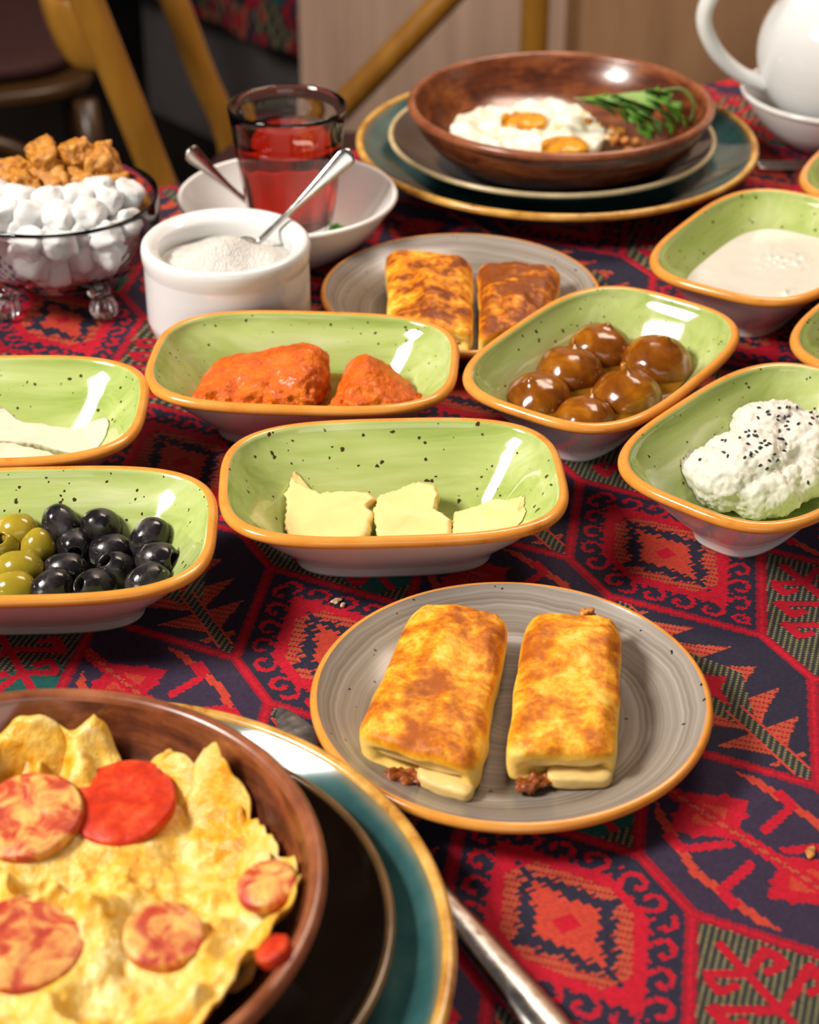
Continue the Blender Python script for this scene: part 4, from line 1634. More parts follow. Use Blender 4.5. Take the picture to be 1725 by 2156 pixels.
po = [(0, 0.0006), (0.0245, 0.0), (0.0262, 0.0012)] + [(g_out(z), z) for z in (0.006, 0.014, 0.024, 0.036, 0.048, 0.056, 0.062, 0.072, 0.084, 0.0925)]
pt = [(g_out(0.094) - 0.0004, 0.0940), (g_out(0.094) - 0.0013, 0.0946), (g_out(0.094) - 0.0024, 0.0938)]
pi_ = [(g_out(z) - 0.0029, z) for z in (0.090, 0.080, 0.066, 0.050, 0.034, 0.020, 0.014)] + [(0.020, 0.0100), (0, 0.0095)]
V, F, _ = lathe(po + pt + pi_, 96, rmod=facet)
mesh_obj('glass_body', V, F, M['glass'], gl_)
lvl = 0.0740
pt_ = [(0, 0.0093), (0.0203, 0.0098)] + [(g_out(z) - 0.0027, z) for z in (0.0138, 0.020, 0.034, 0.050, 0.066)] + [(g_out(lvl) - 0.0027, lvl), (0, lvl)]
V, F, _ = lathe(pt_, 96)
tag(mesh_obj('red_tea', V, F, M['tea'], None, loc=GC), 'clear red black tea filling the glass', 'tea')
p1 = at(545, 446, 0.0180)
p2 = at_y(396, 316, 1.205)
dd = (p1 - p2) / np.linalg.norm(p1 - p2)
sd2 = np.cross(dd, (p1 + p2) / 2 - np.array((0.0, 0.3, CAM_H)))
sd2 /= np.linalg.norm(sd2)
teaspoon(p2, p1, np.array((0.60, -0.80, -0.10)), sd2, 'steel teaspoon leaning out of the tea saucer, left of the glass', 'teaspoons')
for j, (u, v, rz) in enumerate([(704, 480, 0.3), (690, 484, 1.2), (716, 484, -0.5)]):
    p = at(u, v, 0.0125)
    p[2] = 0.0125
    V, F = superbox(6, 2.5)
    V = V * np.array((0.0050, 0.0022, 0.0007))
    V[:, 2] += 0.0009 * np.sin(V[:, 0] * 500) + 0.0009
    tag(mesh_obj('herb_bit', V, F, M['parsley'], None, loc=p, rot=(0.5, -0.25, rz)), ['long green herb bit on the tea saucer', 'small green herb bit nearest the tea glass', 'green herb bit on the saucer farthest from the glass'][j], 'herb', 'herb bits on the saucer')

# ------------------------------------------------------------------ crystal bowl with sugar lumps
CB = np.array((-0.2290, 1.1270, 0))
cr = empty('crystal_bowl', CB)
tag(cr, 'footed pressed-crystal bowl full of white and brown sugar lumps', 'bowl')
zo = np.linspace(0.0, 1, 30)
po = [(0, 0.0165), (0.020, 0.0168), (0.036, 0.0180)]
for s in zo:
    z = 0.0195 + s * 0.0500
    po.append((0.0440 + 0.0225 * math.sin(min(1, s / 0.62) * math.pi / 2) ** 0.9 + 0.0004 * s, z))
k1 = len(po)
pt = [(0.0668, 0.0704), (0.0660, 0.0712), (0.0648, 0.0706)]
pi_ = [(0.0640, 0.066), (0.0636, 0.056), (0.0622, 0.046), (0.0585, 0.036), (0.050, 0.0275), (0.036, 0.0235), (0.018, 0.0225), (0, 0.0225)]


def relief(a, k):
    if k < 3 or k >= k1:
        return 1.0
    s = (k - 3) / 29.0
    env = math.sin(min(1, max(0, (s - 0.02) / 0.72)) * math.pi) ** 0.6 if s < 0.74 else 0.0
    x = (a * 12 / (2 * math.pi)) % 1.0
    groove = -0.022 * math.exp(-((x - 0.5) / 0.05) ** 2)
    star = 0.012 * math.cos((x - 0.02) * 2 * math.pi * 5) * math.cos(s * 46) * (1 if (int(a * 12 / (2 * math.pi)) % 2 == 0) else 0.2)
    fan = 0.010 * math.cos(x * 2 * math.pi * 3) * (1 if s < 0.3 else 0)
    return 1 + 0.5 * env * (groove + star + fan)


V, F, _ = lathe(po + pt + pi_, 288, rmod=relief)
mesh_obj('glass_body', V, F, M['crystal'], cr)
for a in (-50, -130, 50, 130):
    ca, sa = math.cos(R(a)), math.sin(R(a))
    V1, F1 = ico(4)
    fan = V1 * (1 + 0.10 * np.cos(np.arctan2(V1[:, 1], V1[:, 0]) * 9))[:, None]
    P = fan * 0.0085 + np.array((0.0490 * ca, 0.0490 * sa, 0.0088))
    V2, F2 = tube([(0.047 * ca, 0.047 * sa, 0.0135), (0.0455 * ca, 0.0455 * sa, 0.019), (0.047 * ca, 0.047 * sa, 0.0245)], [0.0055, 0.0085, 0.0040], 14)
    o = mesh_obj('foot', P, F1, M['crystal'], cr)
    mesh_obj('bracket', V2, F2, M['crystal'], o)

lump_w, lump_b = [], []
for j in range(4):
    V, F = superbox(10, 3.6)
    V = V * np.array((0.0101, 0.0096, 0.0086)) * (1 + 0.14 * vnoise(V * 1.3 + j * 9, j)[:, None]) + 0.0007 * np.c_[fbm(V * 3 + j, 2, j), fbm(V * 3 + j, 2, j + 4), fbm(V * 3, 2, j + 7)]
    m_ = mesh_obj('sugar_lump', V, F, M['sugar_cube'])
    lump_w.append(m_.data)
    bpy.data.objects.remove(m_)
    V, F = superbox(12, 6)
    V = V * np.array((0.0122, 0.0094, 0.0078)) * (1 + 0.18 * vnoise(V * 1.1 + j * 5, j + 20)[:, None])
    V = V + 0.0013 * np.c_[fbm(V * 260, 3, j), fbm(V * 260, 3, j + 4), fbm(V * 260, 3, j + 7)]
    m_ = mesh_obj('brown_sugar_lump', V, F, M['brown_sugar'])
    lump_b.append(m_.data)
    bpy.data.objects.remove(m_)
rl = random.Random(3)


def lump(x, y, z, brown, top=False):
    o = bpy.data.objects.new('brown_sugar_lump' if brown else 'sugar_lump', rl.choice(lump_b if brown else lump_w))
    COL.objects.link(o)
    o.location = CB + np.array((x, y, z))
    o.rotation_euler = (rl.uniform(-0.5, 0.5), rl.uniform(-0.5, 0.5), rl.uniform(0, 6.28))
    if brown:
        tag(o, 'brown sugar lump on top of the heap at the back of the crystal bowl' if top else 'brown sugar lump low in the heap of the crystal bowl', 'sugar lump', 'top brown sugar lumps' if top else 'lower brown sugar lumps')
    else:
        tag(o, 'white sugar lump on top of the heap in the crystal bowl' if top else 'white sugar lump seen through the crystal bowl side', 'sugar lump', 'top white sugar lumps' if top else 'lower white sugar lumps')


for z, rm in ((0.0310, 0.0330), (0.0440, 0.0485), (0.0570, 0.0520)):
    for i in range(-4, 5):
        for j in range(-4, 5):
            x, y = (i + 0.5 * (j % 2)) * 0.0182 + rl.uniform(-0.001, 0.001), j * 0.0160 + rl.uniform(-0.001, 0.001)
            if math.hypot(x, y) < rm:
                lump(x, y, z, y > 0.012 and z > 0.05)
for (x, y, z) in [(-0.045, -0.015, 0.070), (-0.028, -0.028, 0.069), (-0.010, -0.030, 0.069), (0.008, -0.031, 0.068), (0.026, -0.027, 0.068), (-0.020, -0.012, 0.073), (-0.001, -0.014, 0.072),
                  (0.018, -0.012, 0.073), (0.036, -0.010, 0.071), (0.046, 0.004, 0.069), (-0.036, -0.001, 0.072), (0.028, -0.001, 0.0740)]:
    lump(x, y, z, False, True)
for (x, y, z) in [(-0.043, 0.016, 0.071), (-0.022, 0.012, 0.074), (-0.003, 0.015, 0.075), (0.016, 0.016, 0.074), (0.034, 0.018, 0.072), (-0.030, 0.034, 0.072), (-0.011, 0.034, 0.076), (0.008, 0.036, 0.077),
                  (0.026, 0.035, 0.076), (0.010, 0.026, 0.0885), (0.027, 0.024, 0.0860), (-0.009, 0.024, 0.0870)]:
    lump(x, y, z, True, True)

# ------------------------------------------------------------------ omelette with sausage
OC = np.array((-0.1438, 0.5040, BZ))
H = 0.0465
bowl_r = [0, 0.04, 0.064, 0.078, 0.090, 0.099, 0.104, 0.1075]
bowl_z = [H - 0.0385, H - 0.0385, H - 0.0375, H - 0.0345, H - 0.028, H - 0.018, H - 0.010, H - 0.004]
om = empty('sausage_omelette', OC + np.array((0, 0, 0.009)))
tag(om, 'folded yellow omelette with red sausage slices in the near clay bowl', 'omelette')


def om_edge(a):
    x, y = np.cos(a) * 2.2, np.sin(a) * 2.2
    return 0.0985 + 0.0045 * vnoise(np.c_[x, y, 0 * x], 4) + 0.0030 * vnoise(np.c_[x * 4, y * 4, 0 * x], 5) + 0.0016 * vnoise(np.c_[x * 11, y * 11, 0 * x], 6) \
        - 0.0150 * np.exp(-((a - 1.18) / 0.10) ** 2)


SLC = [(258, 1690, 0.0215), (58, 1718, 0.0220), (55, 1985, 0.0215), (345, 1968, 0.0115), (560, 1862, 0.0090)]
SLP = [(*(at(u, v, 0.0465) - OC)[:2], r) for u, v, r in SLC]


def om_top(x, y):
    P = np.c_[x, y, np.zeros_like(x)]
    r = np.hypot(x, y)
    zb = np.interp(r, bowl_r, bowl_z)
    w1 = fbm(P * 26 + 3.3, 3, 8)
    ridg = 1 - np.abs(fbm(P * 21 + 9.1, 3, 12))
    fine = fbm(P * 120, 4, 17, 0.6)
    z = zb + 0.0120 + 0.0070 * w1 + 0.0150 * ridg ** 3 + 0.0016 * fine - 0.0075 * np.clip((r - 0.070) / 0.03, 0, 1)
    for (sx, sy, sr) in SLP:
        k = np.exp(-(np.hypot(x - sx, y - sy) / (sr * 1.08)) ** 6)
        z = z * (1 - k) + k * (np.interp(math.hypot(sx, sy), bowl_r, bowl_z) + 0.0165 - (y - sy) * -0.10)
    return z


NA, NR = 360, 110
aa = np.linspace(0, 2 * np.pi, NA, endpoint=False)
ed = om_edge(aa)
V, F = [], []
for k in range(NR):
    f = k / (NR - 1)
    rr = ed * (0.004 + 0.996 * f)
    x, y = rr * np.cos(aa), rr * np.sin(aa)
    V.append(np.c_[x, y, om_top(x, y)])
for f, dz in ((1.004, -0.0012), (1.0, -0.0030), (0.97, -0.0045)):
    x, y = ed * f * np.cos(aa), ed * f * np.sin(aa)
    z = np.maximum(om_top(x, y) + dz, np.interp(ed * f, bowl_r, bowl_z) + 0.0008)
    V.append(np.c_[x, y, z])
for f in (0.7, 0.3, 0.01):
    x, y = ed * f * np.cos(aa), ed * f * np.sin(aa)
    V.append(np.c_[x, y, np.interp(ed * f, bowl_r, bowl_z) + 0.0008])
V = np.vstack(V) - np.array((0, 0, 0.009))
for k in range(NR + 5):
    for i in range(NA):
        j = (i + 1) % NA
        F.append((k * NA + i, k * NA + j, (k + 1) * NA + j, (k + 1) * NA + i))
F.append(tuple(range(NA))[::-1])
F.append(tuple(range((NR + 5) * NA, (NR + 6) * NA)))
mesh_obj('egg', V, F, M['omelette'], om)
# upstanding ragged flaps against the bowl wall
for j, (a, wd, ht) in enumerate([(1.68, 0.020, 0.020), (0.98, 0.017, 0.015), (0.62, 0.020, 0.013), (0.22, 0.016, 0.011), (-0.25, 0.016, 0.010)]):
    r0 = 0.086
    ctr = np.array((r0 * math.cos(a), r0 * math.sin(a)))
    tn, rd = np.array((-math.sin(a), math.cos(a))), np.array((math.cos(a), math.sin(a)))
    V, F = superbox(16, 3)
    zb = float(om_top(np.array([ctr[0]]), np.array([ctr[1]]))[0]) - 0.009
    P = np.zeros_like(V)
    hgt = (V[:, 2] + 1) / 2
    P[:, :2] = ctr + np.outer(V[:, 0] * wd * (1 - 0.25 * hgt), tn) + np.outer(V[:, 1] * 0.0028 + hgt * 0.0105 - 0.003, rd)
    P[:, 2] = zb - 0.008 + hgt * (ht + 0.004) * (1 - 0.35 * V[:, 0] ** 2)
    P = P + 0.0016 * np.c_[fbm(P * 60, 3, j), fbm(P * 75, 3, j + 40), fbm(P * 75, 3, j + 80)]
    mesh_obj('flap', P, F, M['omelette'], om)
for j, (u, v, z, rs, tilt, mat, nm) in enumerate([(258, 1688, 0.0500, 0.0215, (-0.10, -0.16, 1), 'sausage', 'bright red sausage slice'), (58, 1718, 0.0470, 0.0220, (-0.10, -0.15, 1), 'sausage_egg', 'browned sausage slice'),
                                                  (55, 1985, 0.0485, 0.0215, (0.05, -0.12, 1), 'sausage_egg', 'egg-smeared sausage slice'), (345, 1968, 0.0470, 0.0150, (0.05, -0.1, 1), 'sausage_egg', 'sausage slice nearly covered by egg'),
                                                  (560, 1862, 0.0470, 0.0115, (-0.25, -0.1, 1), 'sausage_egg', 'small sausage slice near the bowl wall'), (575, 2000, 0.0440, 0.0065, (-0.5, 0.1, 1), 'sausage', 'thin edge of a sausage slice')]):
    for _ in range(15):
        p = at(u, v, z) - np.array(om.location)
        zz_ = [float(om_top(np.array([p[0] + rs * 0.6 * c_]), np.array([p[1] + rs * 0.6 * s_]))[0]) for c_, s_ in ((0, 0), (1, 0), (-1, 0), (0, 1), (0, -1))]
        z = 0.5 * z + 0.5 * (float(zz_[0]) + BZ + 0.0022)
    p = at(u, v, z) - np.array(om.location)
    V, F, _ = lathe([(0, -0.004), (0.9, -0.004), (0.985, -0.003), (1.0, -0.001), (0.985, 0.0008), (0.93, 0.0013), (0.6, 0.0016), (0.3, 0.0014), (0, 0.0015)], 48)
    V = V * np.array((rs, rs, 1.0)) + np.array((0, 0, 1.0))[None] * (0.0007 * fbm(np.c_[V[:, :2] * 3, V[:, 2:] * 0] + j * 3, 3, j))[:, None]
    o = mesh_obj('sausage_slice', V, F, M[mat], om, loc=(p[0], p[1], p[2]), rot=Vector(tilt).to_track_quat('Z', 'Y').to_euler())
    o['label'] = nm

# ------------------------------------------------------------------ fried eggs, greens and crumbs in the far bowl
EC = np.array((0.1122, 1.3335, BZ))
eg = empty('fried_eggs', EC + np.array((0, 0, 0.008)))
tag(eg, 'two fried eggs with dark-topped yolks in the far clay bowl', 'fried egg')
NA, NR = 160, 40
aa = np.linspace(0, 2 * np.pi, NA, endpoint=False)
ec = np.array((-0.0270, -0.008))
ed = 0.060 + 0.006 * vnoise(np.c_[np.cos(aa) * 2, np.sin(aa) * 2, aa * 0], 3) + 0.0025 * vnoise(np.c_[np.cos(aa) * 7, np.sin(aa) * 7, aa * 0], 5)
YK = [(-0.027, 0.004), (0.0000, -0.054)]


def egg_top(x, y):
    P = np.c_[x, y, 0 * x]
    z = 0.0165 + 0.0032 * fbm(P * 55, 3, 6) + 0.0010 * fbm(P * 170, 3, 9)
    for (yx, yy) in YK:
        z = z + 0.0070 * np.exp(-((np.hypot(x - yx, y - yy)) / 0.018) ** 4)
    return z + bowl_z[0] + 0.35 * (np.interp(np.hypot(x, y), bowl_r, bowl_z) - bowl_z[0])


V, F = [], []
for k in range(NR):
    rr = ed * (0.01 + 0.99 * k / (NR - 1))
    x, y = ec[0] + rr * np.cos(aa) * 0.96, ec[1] + rr * np.sin(aa) * 1.10
    V.append(np.c_[x, y, egg_top(x, y)])
for f in (1.0, 0.6, 0.02):
    x, y = ec[0] + ed * f * np.cos(aa) * 0.96, ec[1] + ed * f * np.sin(aa) * 1.10
    V.append(np.c_[x, y, np.interp(np.hypot(x, y), bowl_r, bowl_z) + 0.0006])
V = np.vstack(V) - np.array((0, 0, 0.008))
for k in range(NR + 2):
    for i in range(NA):
        j = (i + 1) % NA
        F.append((k * NA + i, k * NA + j, (k + 1) * NA + j, (k + 1) * NA + i))
F.append(tuple(range(NA))[::-1])
F.append(tuple(range((NR + 2) * NA, (NR + 3) * NA)))
mesh_obj('egg_white', V, F, M['egg_white'], eg)
for j, (yx, yy) in enumerate(YK):
    Vb, Fb = blobs([((0, 0, 0), (0.0175, 0.0165, 0.0060), 0, 2.3)], 4, ((0.0009, 120),), 70 + j)
    z = float(egg_top(np.array([yx]), np.array([yy]))[0]) - 0.008
    mesh_obj('yolk', Vb, Fb, M['yolk'], eg, loc=(yx, yy, z - 0.0022))
rl = random.Random(11)
for j in range(22):
    t = rl.random()
    x, y = 0.040 - 0.014 * (1 - t) + rl.uniform(-0.009, 0.009) + 0.004, -0.052 * t + 0.012 + rl.uniform(-0.008, 0.008)
    x += 0.006 * t
    Vb, Fb = blobs([((0, 0, 0), (rl.uniform(0.003, 0.0052), rl.uniform(0.0026, 0.0042), rl.uniform(0.002, 0.0034)), rl.uniform(0, 3))], 2, ((0.0014, 300),), 80 + j)
    z = float(np.interp(math.hypot(x, y), bowl_r, bowl_z)) + 0.0130 + rl.uniform(0, 0.0060)
    pale = rl.random() < 0.35
    tag(mesh_obj('toasted_crumb', Vb, Fb, M['crumb_pale' if pale else 'crumb'], None, loc=EC + np.array((x, y, z))),
        'pale toasted crumb between the eggs and the greens' if pale else 'browned toasted crumb between the eggs and the greens', 'crumb', 'pale toasted crumbs' if pale else 'browned toasted crumbs')


def leaf(path, width, mat, label, twist=0.0):
    """bent leaf: a thin closed blade with a midrib crease"""
    P = spline(path, 18)
    base = P[0].copy()
    V, F = [], []
    n = len(P)
    for k in range(n):
        t = P[min(k + 1, n - 1)] - P[max(k - 1, 0)]
        t /= np.linalg.norm(t)
        s = np.cross(t, (math.sin(twist), 0.15, math.cos(twist)))
        s /= np.linalg.norm(s)
        u_ = np.cross(s, t)
        f = k / (n - 1)
        wv = width * (max(0.06, math.sin(min(1, f * 1.05) * math.pi) ** 0.75)) * (1 + 0.16 * math.sin(f * 21))
        for x, h in ((-1, 0.22), (-0.5, 0.08), (0, 0.0), (0.5, 0.08), (1, 0.22)):
            V.append(P[k] + s * wv * x + u_ * wv * h - base)
        for x, h in ((1, 0.22), (0.5, 0.08), (0, 0.0), (-0.5, 0.08), (-1, 0.22)):
            V.append(P[k] + s * wv * x * 0.98 + u_ * (wv * h - 0.0005) - base)
    for k in range(n - 1):
        for i in range(10):
            j = (i + 1) % 10
            F.append((k * 10 + i, k * 10 + j, (k + 1) * 10 + j, (k + 1) * 10 + i))
    F.append(tuple(range(10))[::-1])
    F.append(tuple(range((n - 1) * 10, n * 10)))
    return tag(mesh_obj('salad_leaf', np.array(V), F, M[mat], None, loc=base), label, 'salad leaf', 'green salad leaves')


LB = ['pale folded salad leaf drooping over the front of the greens', 'long salad leaf lying along the back of the greens', 'salad leaf bending down at the right of the greens']
LV = [  # lists of (u, v, height above table) for each leaf
    ([(1215, 208, 0.052), (1262, 212, 0.058), (1310, 228, 0.052)], 0.0075, 'leaf', 'bright green leaf end nearest the fried eggs'),
    ([(1255, 205, 0.056), (1300, 212, 0.060), (1330, 240, 0.050), (1338, 262, 0.040)], 0.0085, 'leaf_pale', 'pale folded salad leaf drooping toward the crumbs'),
    ([(1290, 200, 0.058), (1335, 205, 0.064), (1385, 232, 0.058), (1428, 268, 0.042)], 0.0085, 'leaf_pale', 'widest pale salad leaf drooping toward the rim'),
    ([(1300, 205, 0.056), (1345, 232, 0.056), (1362, 270, 0.044), (1366, 296, 0.034)], 0.0060, 'leaf', 'dark feathery leaf hanging at the front of the greens'),
    ([(1330, 215, 0.058), (1370, 245, 0.052), (1395, 290, 0.034)], 0.0045, 'leaf_pale', 'thin pale leaf at the lower right of the greens'),
    ([(1345, 225, 0.056), (1350, 262, 0.046), (1380, 296, 0.032)], 0.0045, 'leaf', 'narrow dark leaf crossing below the greens'),
    ([(1350, 200, 0.058), (1400, 215, 0.060), (1432, 262, 0.042)], 0.0060, 'leaf', 'salad leaf bending down at the right of the greens'),
    ([(1240, 216, 0.054), (1290, 225, 0.056), (1325, 262, 0.042)], 0.0055, 'leaf', 'short dark leaf under the pale folded one'),
    ([(1360, 196, 0.060), (1385, 190, 0.064), (1410, 205, 0.058)], 0.0060, 'leaf', 'small leaf tip at the top of the greens'),
    ([(1225, 214, 0.050), (1265, 222, 0.053), (1300, 246, 0.046)], 0.0050, 'leaf', 'dark leaf tucked beneath the bright leaf end'),
    ([(1310, 198, 0.060), (1360, 214, 0.062), (1402, 248, 0.052), (1415, 285, 0.038)], 0.0055, 'leaf', 'long dark leaf between the two pale drooping leaves'),
    ([(1270, 202, 0.057), (1315, 218, 0.058), (1348, 255, 0.048), (1352, 288, 0.036)], 0.0050, 'leaf', 'jagged dark leaf falling toward the toasted crumbs'),
    ([(1390, 210, 0.058), (1425, 232, 0.054), (1446, 272, 0.040)], 0.0048, 'leaf', 'outermost dark leaf under the curled stem'),
]
for path, wd, mt, lb in LV:
    leaf([at(*q) for q in path], wd * 2.0, mt, lb)
V, F = tube(spline([at(1360, 205, 0.058), at(1400, 190, 0.066), at(1440, 190, 0.066), at(1462, 222, 0.056), at(1452, 262, 0.042)], 24), [0.0013] * 24, 8)
b = V[0].copy()
tag(mesh_obj('curled_stem', V - b, F, M['stem'], None, loc=b), 'thin curled green stem arching at the right of the greens', 'stem')

# ------------------------------------------------------------------ teapot
TP = np.array((0.3380, 1.4100, 0.0078))
tp = empty('teapot', TP)
tag(tp, 'round white porcelain teapot at the top right', 'teapot')
pr = [(0, 0.0), (0.030, 0.0), (0.034, 0.0012), (0.036, 0.004)]
for a in np.linspace(-58, 55, 26):
    pr.append((0.0685 * math.cos(R(a)), 0.066 + 0.0645 * math.sin(R(a))))
pr += [(0.0375, 0.1205), (0.0365, 0.1240), (0.0340, 0.1235), (0.0335, 0.1190), (0, 0.1185)]
V, F, _ = lathe(pr, 96)
mesh_obj('body', V, F, M['porcelain'], tp)
ld_ = [(0, 0.1200), (0.032, 0.1200), (0.0350, 0.1248), (0.0335, 0.1275), (0.026, 0.1325), (0.014, 0.1355), (0.006, 0.1365), (0.0055, 0.1390), (0.0090, 0.1430), (0.0085, 0.1480), (0.004, 0.1505), (0, 0.151)]
V, F, _ = lathe(ld_, 64)
mesh_obj('lid', V, F, M['porcelain'], tp)
hp = spline([(-0.050, 0.0, 0.1180), (-0.078, 0.0, 0.1255), (-0.104, 0.0, 0.1180), (-0.114, 0.0, 0.0950), (-0.104, 0.0, 0.0700), (-0.083, 0.0, 0.0500), (-0.060, 0.0, 0.0400)], 40)
V, F = tube(hp, None, 16, ([0.0082] * 40, [0.0062] * 40, (0, 1, 0)))
mesh_obj('handle', V, F, M['porcelain'], tp)
sp = spline([(0.056, 0, 0.040), (0.085, 0, 0.055), (0.100, 0, 0.085), (0.115, 0, 0.115)], 24)
V, F = tube(sp, list(np.linspace(0.017, 0.0085, 24)), 18)
mesh_obj('spout', V, F, M['porcelain'], tp)
tp.rotation_euler = (0, 0, R(4))

# ------------------------------------------------------------------ knife and fork
a, b = np.array((-0.0600, 0.6790, 0.0)), np.array((0.0600, 0.4705, 0.0))
d = (b - a) / np.linalg.norm(b - a)
L = 0.235
kn = empty('table_knife', a, (0, 0, math.atan2(d[1], d[0])))
tag(kn, 'steel table knife lying between the omelette plate and the grey plate', 'knife')
V, F = [], []
n = 30
for k in range(n):
    f = k / (n - 1)
    x = 0.118 * f
    top = 0.0085 * min(1, (f * 4.5) ** 0.7) * (1 - 0.25 * f)
    low = -0.0085 * min(1, (f * 6) ** 0.5) * (1 - 0.45 * max(0, f - 0.7) / 0.3)
    for y, z in ((top, 0.0016), (top, 0.0032), (low, 0.0026), (low, 0.0020)):
        V.append((x, y, z))
for k in range(n - 1):
    for i in range(4):
        j = (i + 1) % 4
        F.append((k * 4 + i, k * 4 + j, (k + 1) * 4 + j, (k + 1) * 4 + i))
F += [(0, 1, 2, 3), tuple(range((n - 1) * 4, n * 4))[::-1]]
mesh_obj('blade', np.array(V), F, M['steel'], kn, smooth=False)
xs = np.linspace(0.112, L, 20)
V, F = tube([(x, 0, 0.0040) for x in xs], None, 14, ([0.0050 + 0.0042 * ((x - 0.112) / (L - 0.112)) ** 0.8 * (1 if x < L - 0.008 else 0.8) for x in xs], [0.0022 + 0.0016 * (x - 0.112) / (L - 0.112) for x in xs], (0, 1, 0)))
mesh_obj('handle', V, F, M['steel'], kn)

fa, fb = at(1588, 357, 0.0), at(1800, 345, 0.0)
d = (fb - fa) / np.linalg.norm(fb - fa)
fk = empty('dinner_fork', fa, (0, 0, math.atan2(d[1], d[0])))
tag(fk, 'steel fork lying between the far teal plate and the teapot saucer', 'fork')
for y in (-0.0075, -0.0025, 0.0025, 0.0075):
    V, F = tube(spline([(0, y, 0.0040), (0.02, y, 0.0016), (0.045, y * 0.95, 0.0020), (0.055, y * 0.9, 0.0030)], 14), [0.0004] + [0.0012] * 13, 8)
    mesh_obj('tine', V, F, M['steel'], fk)
xs = np.linspace(0.053, 0.185, 30)
wid = [0.0098 if x < 0.066 else (0.0098 - 0.0072 * min(1, (x - 0.066) / 0.018)) + 0.005 * max(0, (x - 0.12) / 0.065) for x in xs]
V, F = tube([(x, 0, 0.0030 + 0.006 * math.sin(min(1, (x - 0.053) / 0.132) * math.pi)) for x in xs], None, 12, (wid, [0.0012] * 30, (0, 1, 0)))
mesh_obj('handle', V, F, M['steel'], fk)

# ------------------------------------------------------------------ crumbs on the cloth
for j, (u, v, r, rz, mt, lb) in enumerate([(708, 1268, 0.0022, 0.5, 'crumb_pale', 'larger pastry crumb on the cloth below the butter dish'), (722, 1276, 0.0013, 1.2, 'crumb_pale', 'smaller pastry crumb on the cloth below the butter dish'),
                                          (1708, 1797, 0.0026, 1.2, 'crumb', 'orange crumb on the cloth at the right edge')]):
    Vb, Fb = blobs([((0, 0, 0.0008), (r * 1.5, r * 0.8, 0.0010), rz)], 3, ((0.0006, 500),), 90 + j)
    Vb[:, 2] = np.maximum(Vb[:, 2], 0.0001)
    tag(mesh_obj('crumb', Vb, Fb, M[mt], None, loc=at(u, v, 0)), lb, 'crumb', 'crumbs on the cloth')


# ------------------------------------------------------------------ background: chairs and another table
def bar(name, parent, pts, rad, mat, n=24, seg=14):
    P = spline(pts, n) if len(pts) > 2 else np.array([np.array(pts[0]) + (np.array(pts[1]) - np.array(pts[0])) * t for t in np.linspace(0, 1, 6)])
    V, F = tube(P, rad, seg)
    return mesh_obj(name, V, F, mat, parent)


def bent_chair(loc, rz, label, w):
    """bentwood slat-back chair; local +y is the back, origin on the floor"""
    c = empty('bentwood_chair', loc, (0, 0, rz))
    tag(c, label, 'chair', 'bentwood chairs')
    bar('front_hoop', c, [(-0.195, -0.19, 0.18), (-0.13, -0.19, 0.35), (0, -0.19, 0.405), (0.13, -0.19, 0.35), (0.195, -0.19, 0.18)], 0.0125, w)
    for sx in (-1, 1):
        bar('rear_leg', c, [(sx * 0.20, 0.21, 0), (sx * 0.195, 0.165, 0.25), (sx * 0.19, 0.165, 0.46), (sx * 0.19, 0.200, 0.574), (sx * 0.19, 0.258, 0.763), (sx * 0.19, 0.290, 0.86)], 0.0165, w)
        bar('front_leg', c, [(sx * 0.21, -0.21, 0), (sx * 0.19, -0.185, 0.44)], 0.0165, w)
        bar('side_stretcher', c, [(sx * 0.203, -0.20, 0.20), (sx * 0.197, 0.175, 0.22)], 0.010, w)
        bar('side_brace', c, [(sx * 0.192, 0.175, 0.30), (sx * 0.195, 0.06, 0.40), (sx * 0.195, -0.10, 0.44)], 0.012, w)
    for k, (zc, hh, bow) in enumerate(((0.725, 0.036, 0.060), (0.84, 0.022, 0.055))):
        y0 = 0.200 + (zc - 0.574) * 0.307
        P = spline([(-0.19, y0, zc), (-0.165, y0 + bow * 0.75, zc), (-0.08, y0 + bow, zc), (0.08, y0 + bow, zc), (0.165, y0 + bow * 0.75, zc), (0.19, y0, zc)], 30)
        V, F = tube(P, None, 14, ([hh] * 30, [0.0075] * 30, (0, 0.29, 0.957)))
        mesh_obj('back_slat', V, F, w, c)
    bar('front_stretcher', c, [(-0.20, -0.20, 0.27), (0.20, -0.20, 0.27)], 0.010, w)
    V, F = superbox(20, 4)
    mesh_obj('seat', V * np.array((0.215, 0.205, 0.018)) + np.array((0, 0, 0.452)), F, w, c)
    mesh_obj('cushion', V * np.array((0.195, 0.185, 0.016)) + np.array((0, 0, 0.482)), F, M['cushion'], c)
    return c


bent_chair((-0.048, 1.94, FLOOR_Z), R(90), 'honey-coloured slat-back chair at the top left, by the crystal bowl', M['bentwood'])
bent_chair((-0.66, 2.52, FLOOR_Z), R(14), 'slat-back chair toned dark to stand for shade, with a red cushion, at the far left', M['shade_dark_bentwood'])

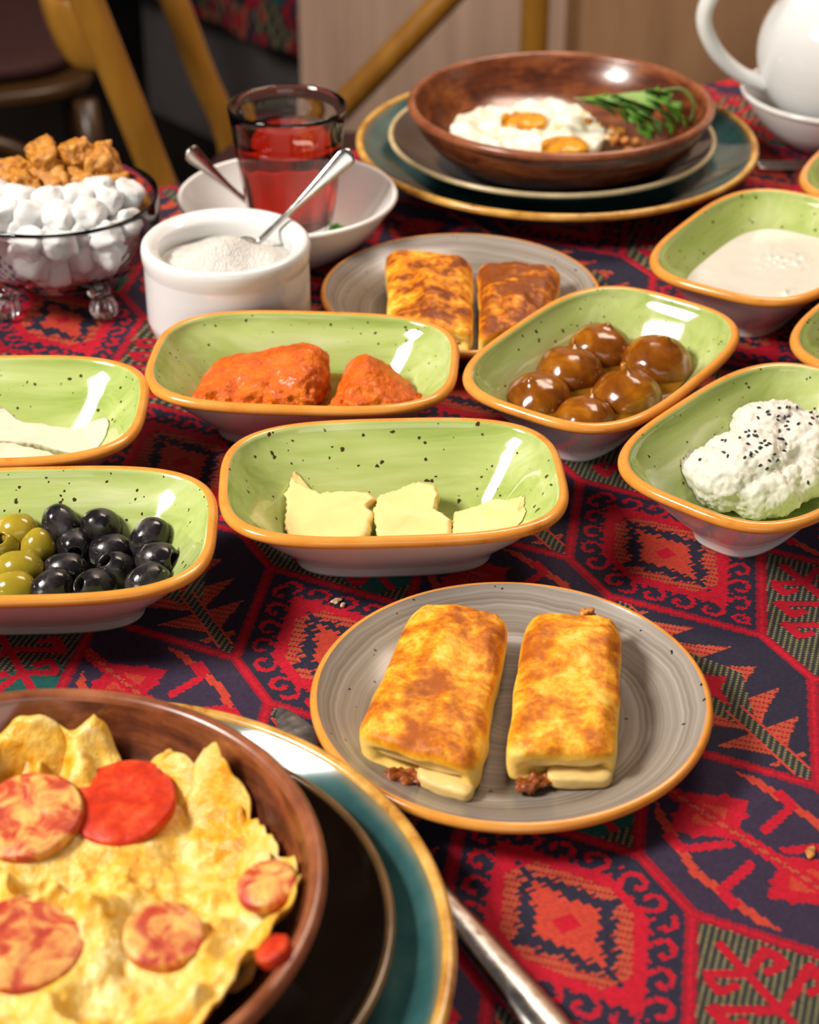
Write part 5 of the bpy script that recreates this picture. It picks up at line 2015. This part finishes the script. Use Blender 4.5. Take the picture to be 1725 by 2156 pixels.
# braced wooden post behind the far clay bowl
fy = 2.30
fx = at_y(1126, 60, fy)[0]
fc = empty('wooden_stand', (fx, fy, FLOOR_Z))
tag(fc, 'honey-coloured wooden post with a slanted brace behind the far clay bowl', 'stand')
bar('post', fc, [(0, 0, 0.02), (0, 0, 0.95)], 0.0180, M['bentwood'])
bar('brace', fc, [(-0.33, 0.03, 0.36), (0.01, 0.03, 0.72)], 0.0175, M['bentwood'])
bar('short_post', fc, [(-0.32, 0.03, 0.02), (-0.32, 0.03, 0.385)], 0.0175, M['bentwood'])
box('base_board', (-0.36, -0.05, 0), (0.10, 0.09, 0.025), M['bentwood'], fc, bev=0.006)

# second table with a hanging red cloth in the dark corner
t2 = empty('corner_table', (-0.26, 3.72, FLOOR_Z), (0, 0, R(-50)))
tag(t2, 'table with a grey pedestal in the dark corner behind the tea glass', 'table')
box('table_top', (-0.6, -0.4, 0.71), (0.6, 0.4, 0.746), M['table_wood'], t2)
box('pedestal', (-0.05, -0.30, 0), (0.55, 0.25, 0.71), M['grey_wall'], t2, bev=0.01)
nu, nv = 150, 60
UU, VV = np.meshgrid(np.linspace(-0.61, 0.61, nu + 1), np.linspace(0, 1, nv + 1), indexing='ij')
pts, cols = [], []
dv = np.where(VV < 0.6, 0, 1)
yy = np.where(VV < 0.6, 0.41 - VV / 0.6 * 0.82, -0.41 - 0.01 * np.sin(UU * 30) * (VV - 0.6) / 0.4)
zz = np.where(VV < 0.6, 0.748, 0.748 - (VV - 0.6) / 0.4 * 0.45)
P3 = np.c_[UU.ravel(), yy.ravel(), zz.ravel()]
i, j = np.meshgrid(np.arange(nu), np.arange(nv), indexing='ij')
a0 = i * (nv + 1) + j
q = np.stack([a0, a0 + nv + 1, a0 + nv + 2, a0 + 1], -1).reshape(-1, 4)
UC = (UU[:-1, :-1] + UU[1:, 1:]) / 2
VC = (VV[:-1, :-1] + VV[1:, 1:]) / 2 * 1.2
o = cloth_mesh('tablecloth', q, M['cloth'], P3, cloth_colour(UC, VC, 50, 0.004).reshape(-1, 3))
o.location = t2.location
o.rotation_euler = t2.rotation_euler
tag(o, 'dark red patterned cloth hanging from the corner table', 'tablecloth')
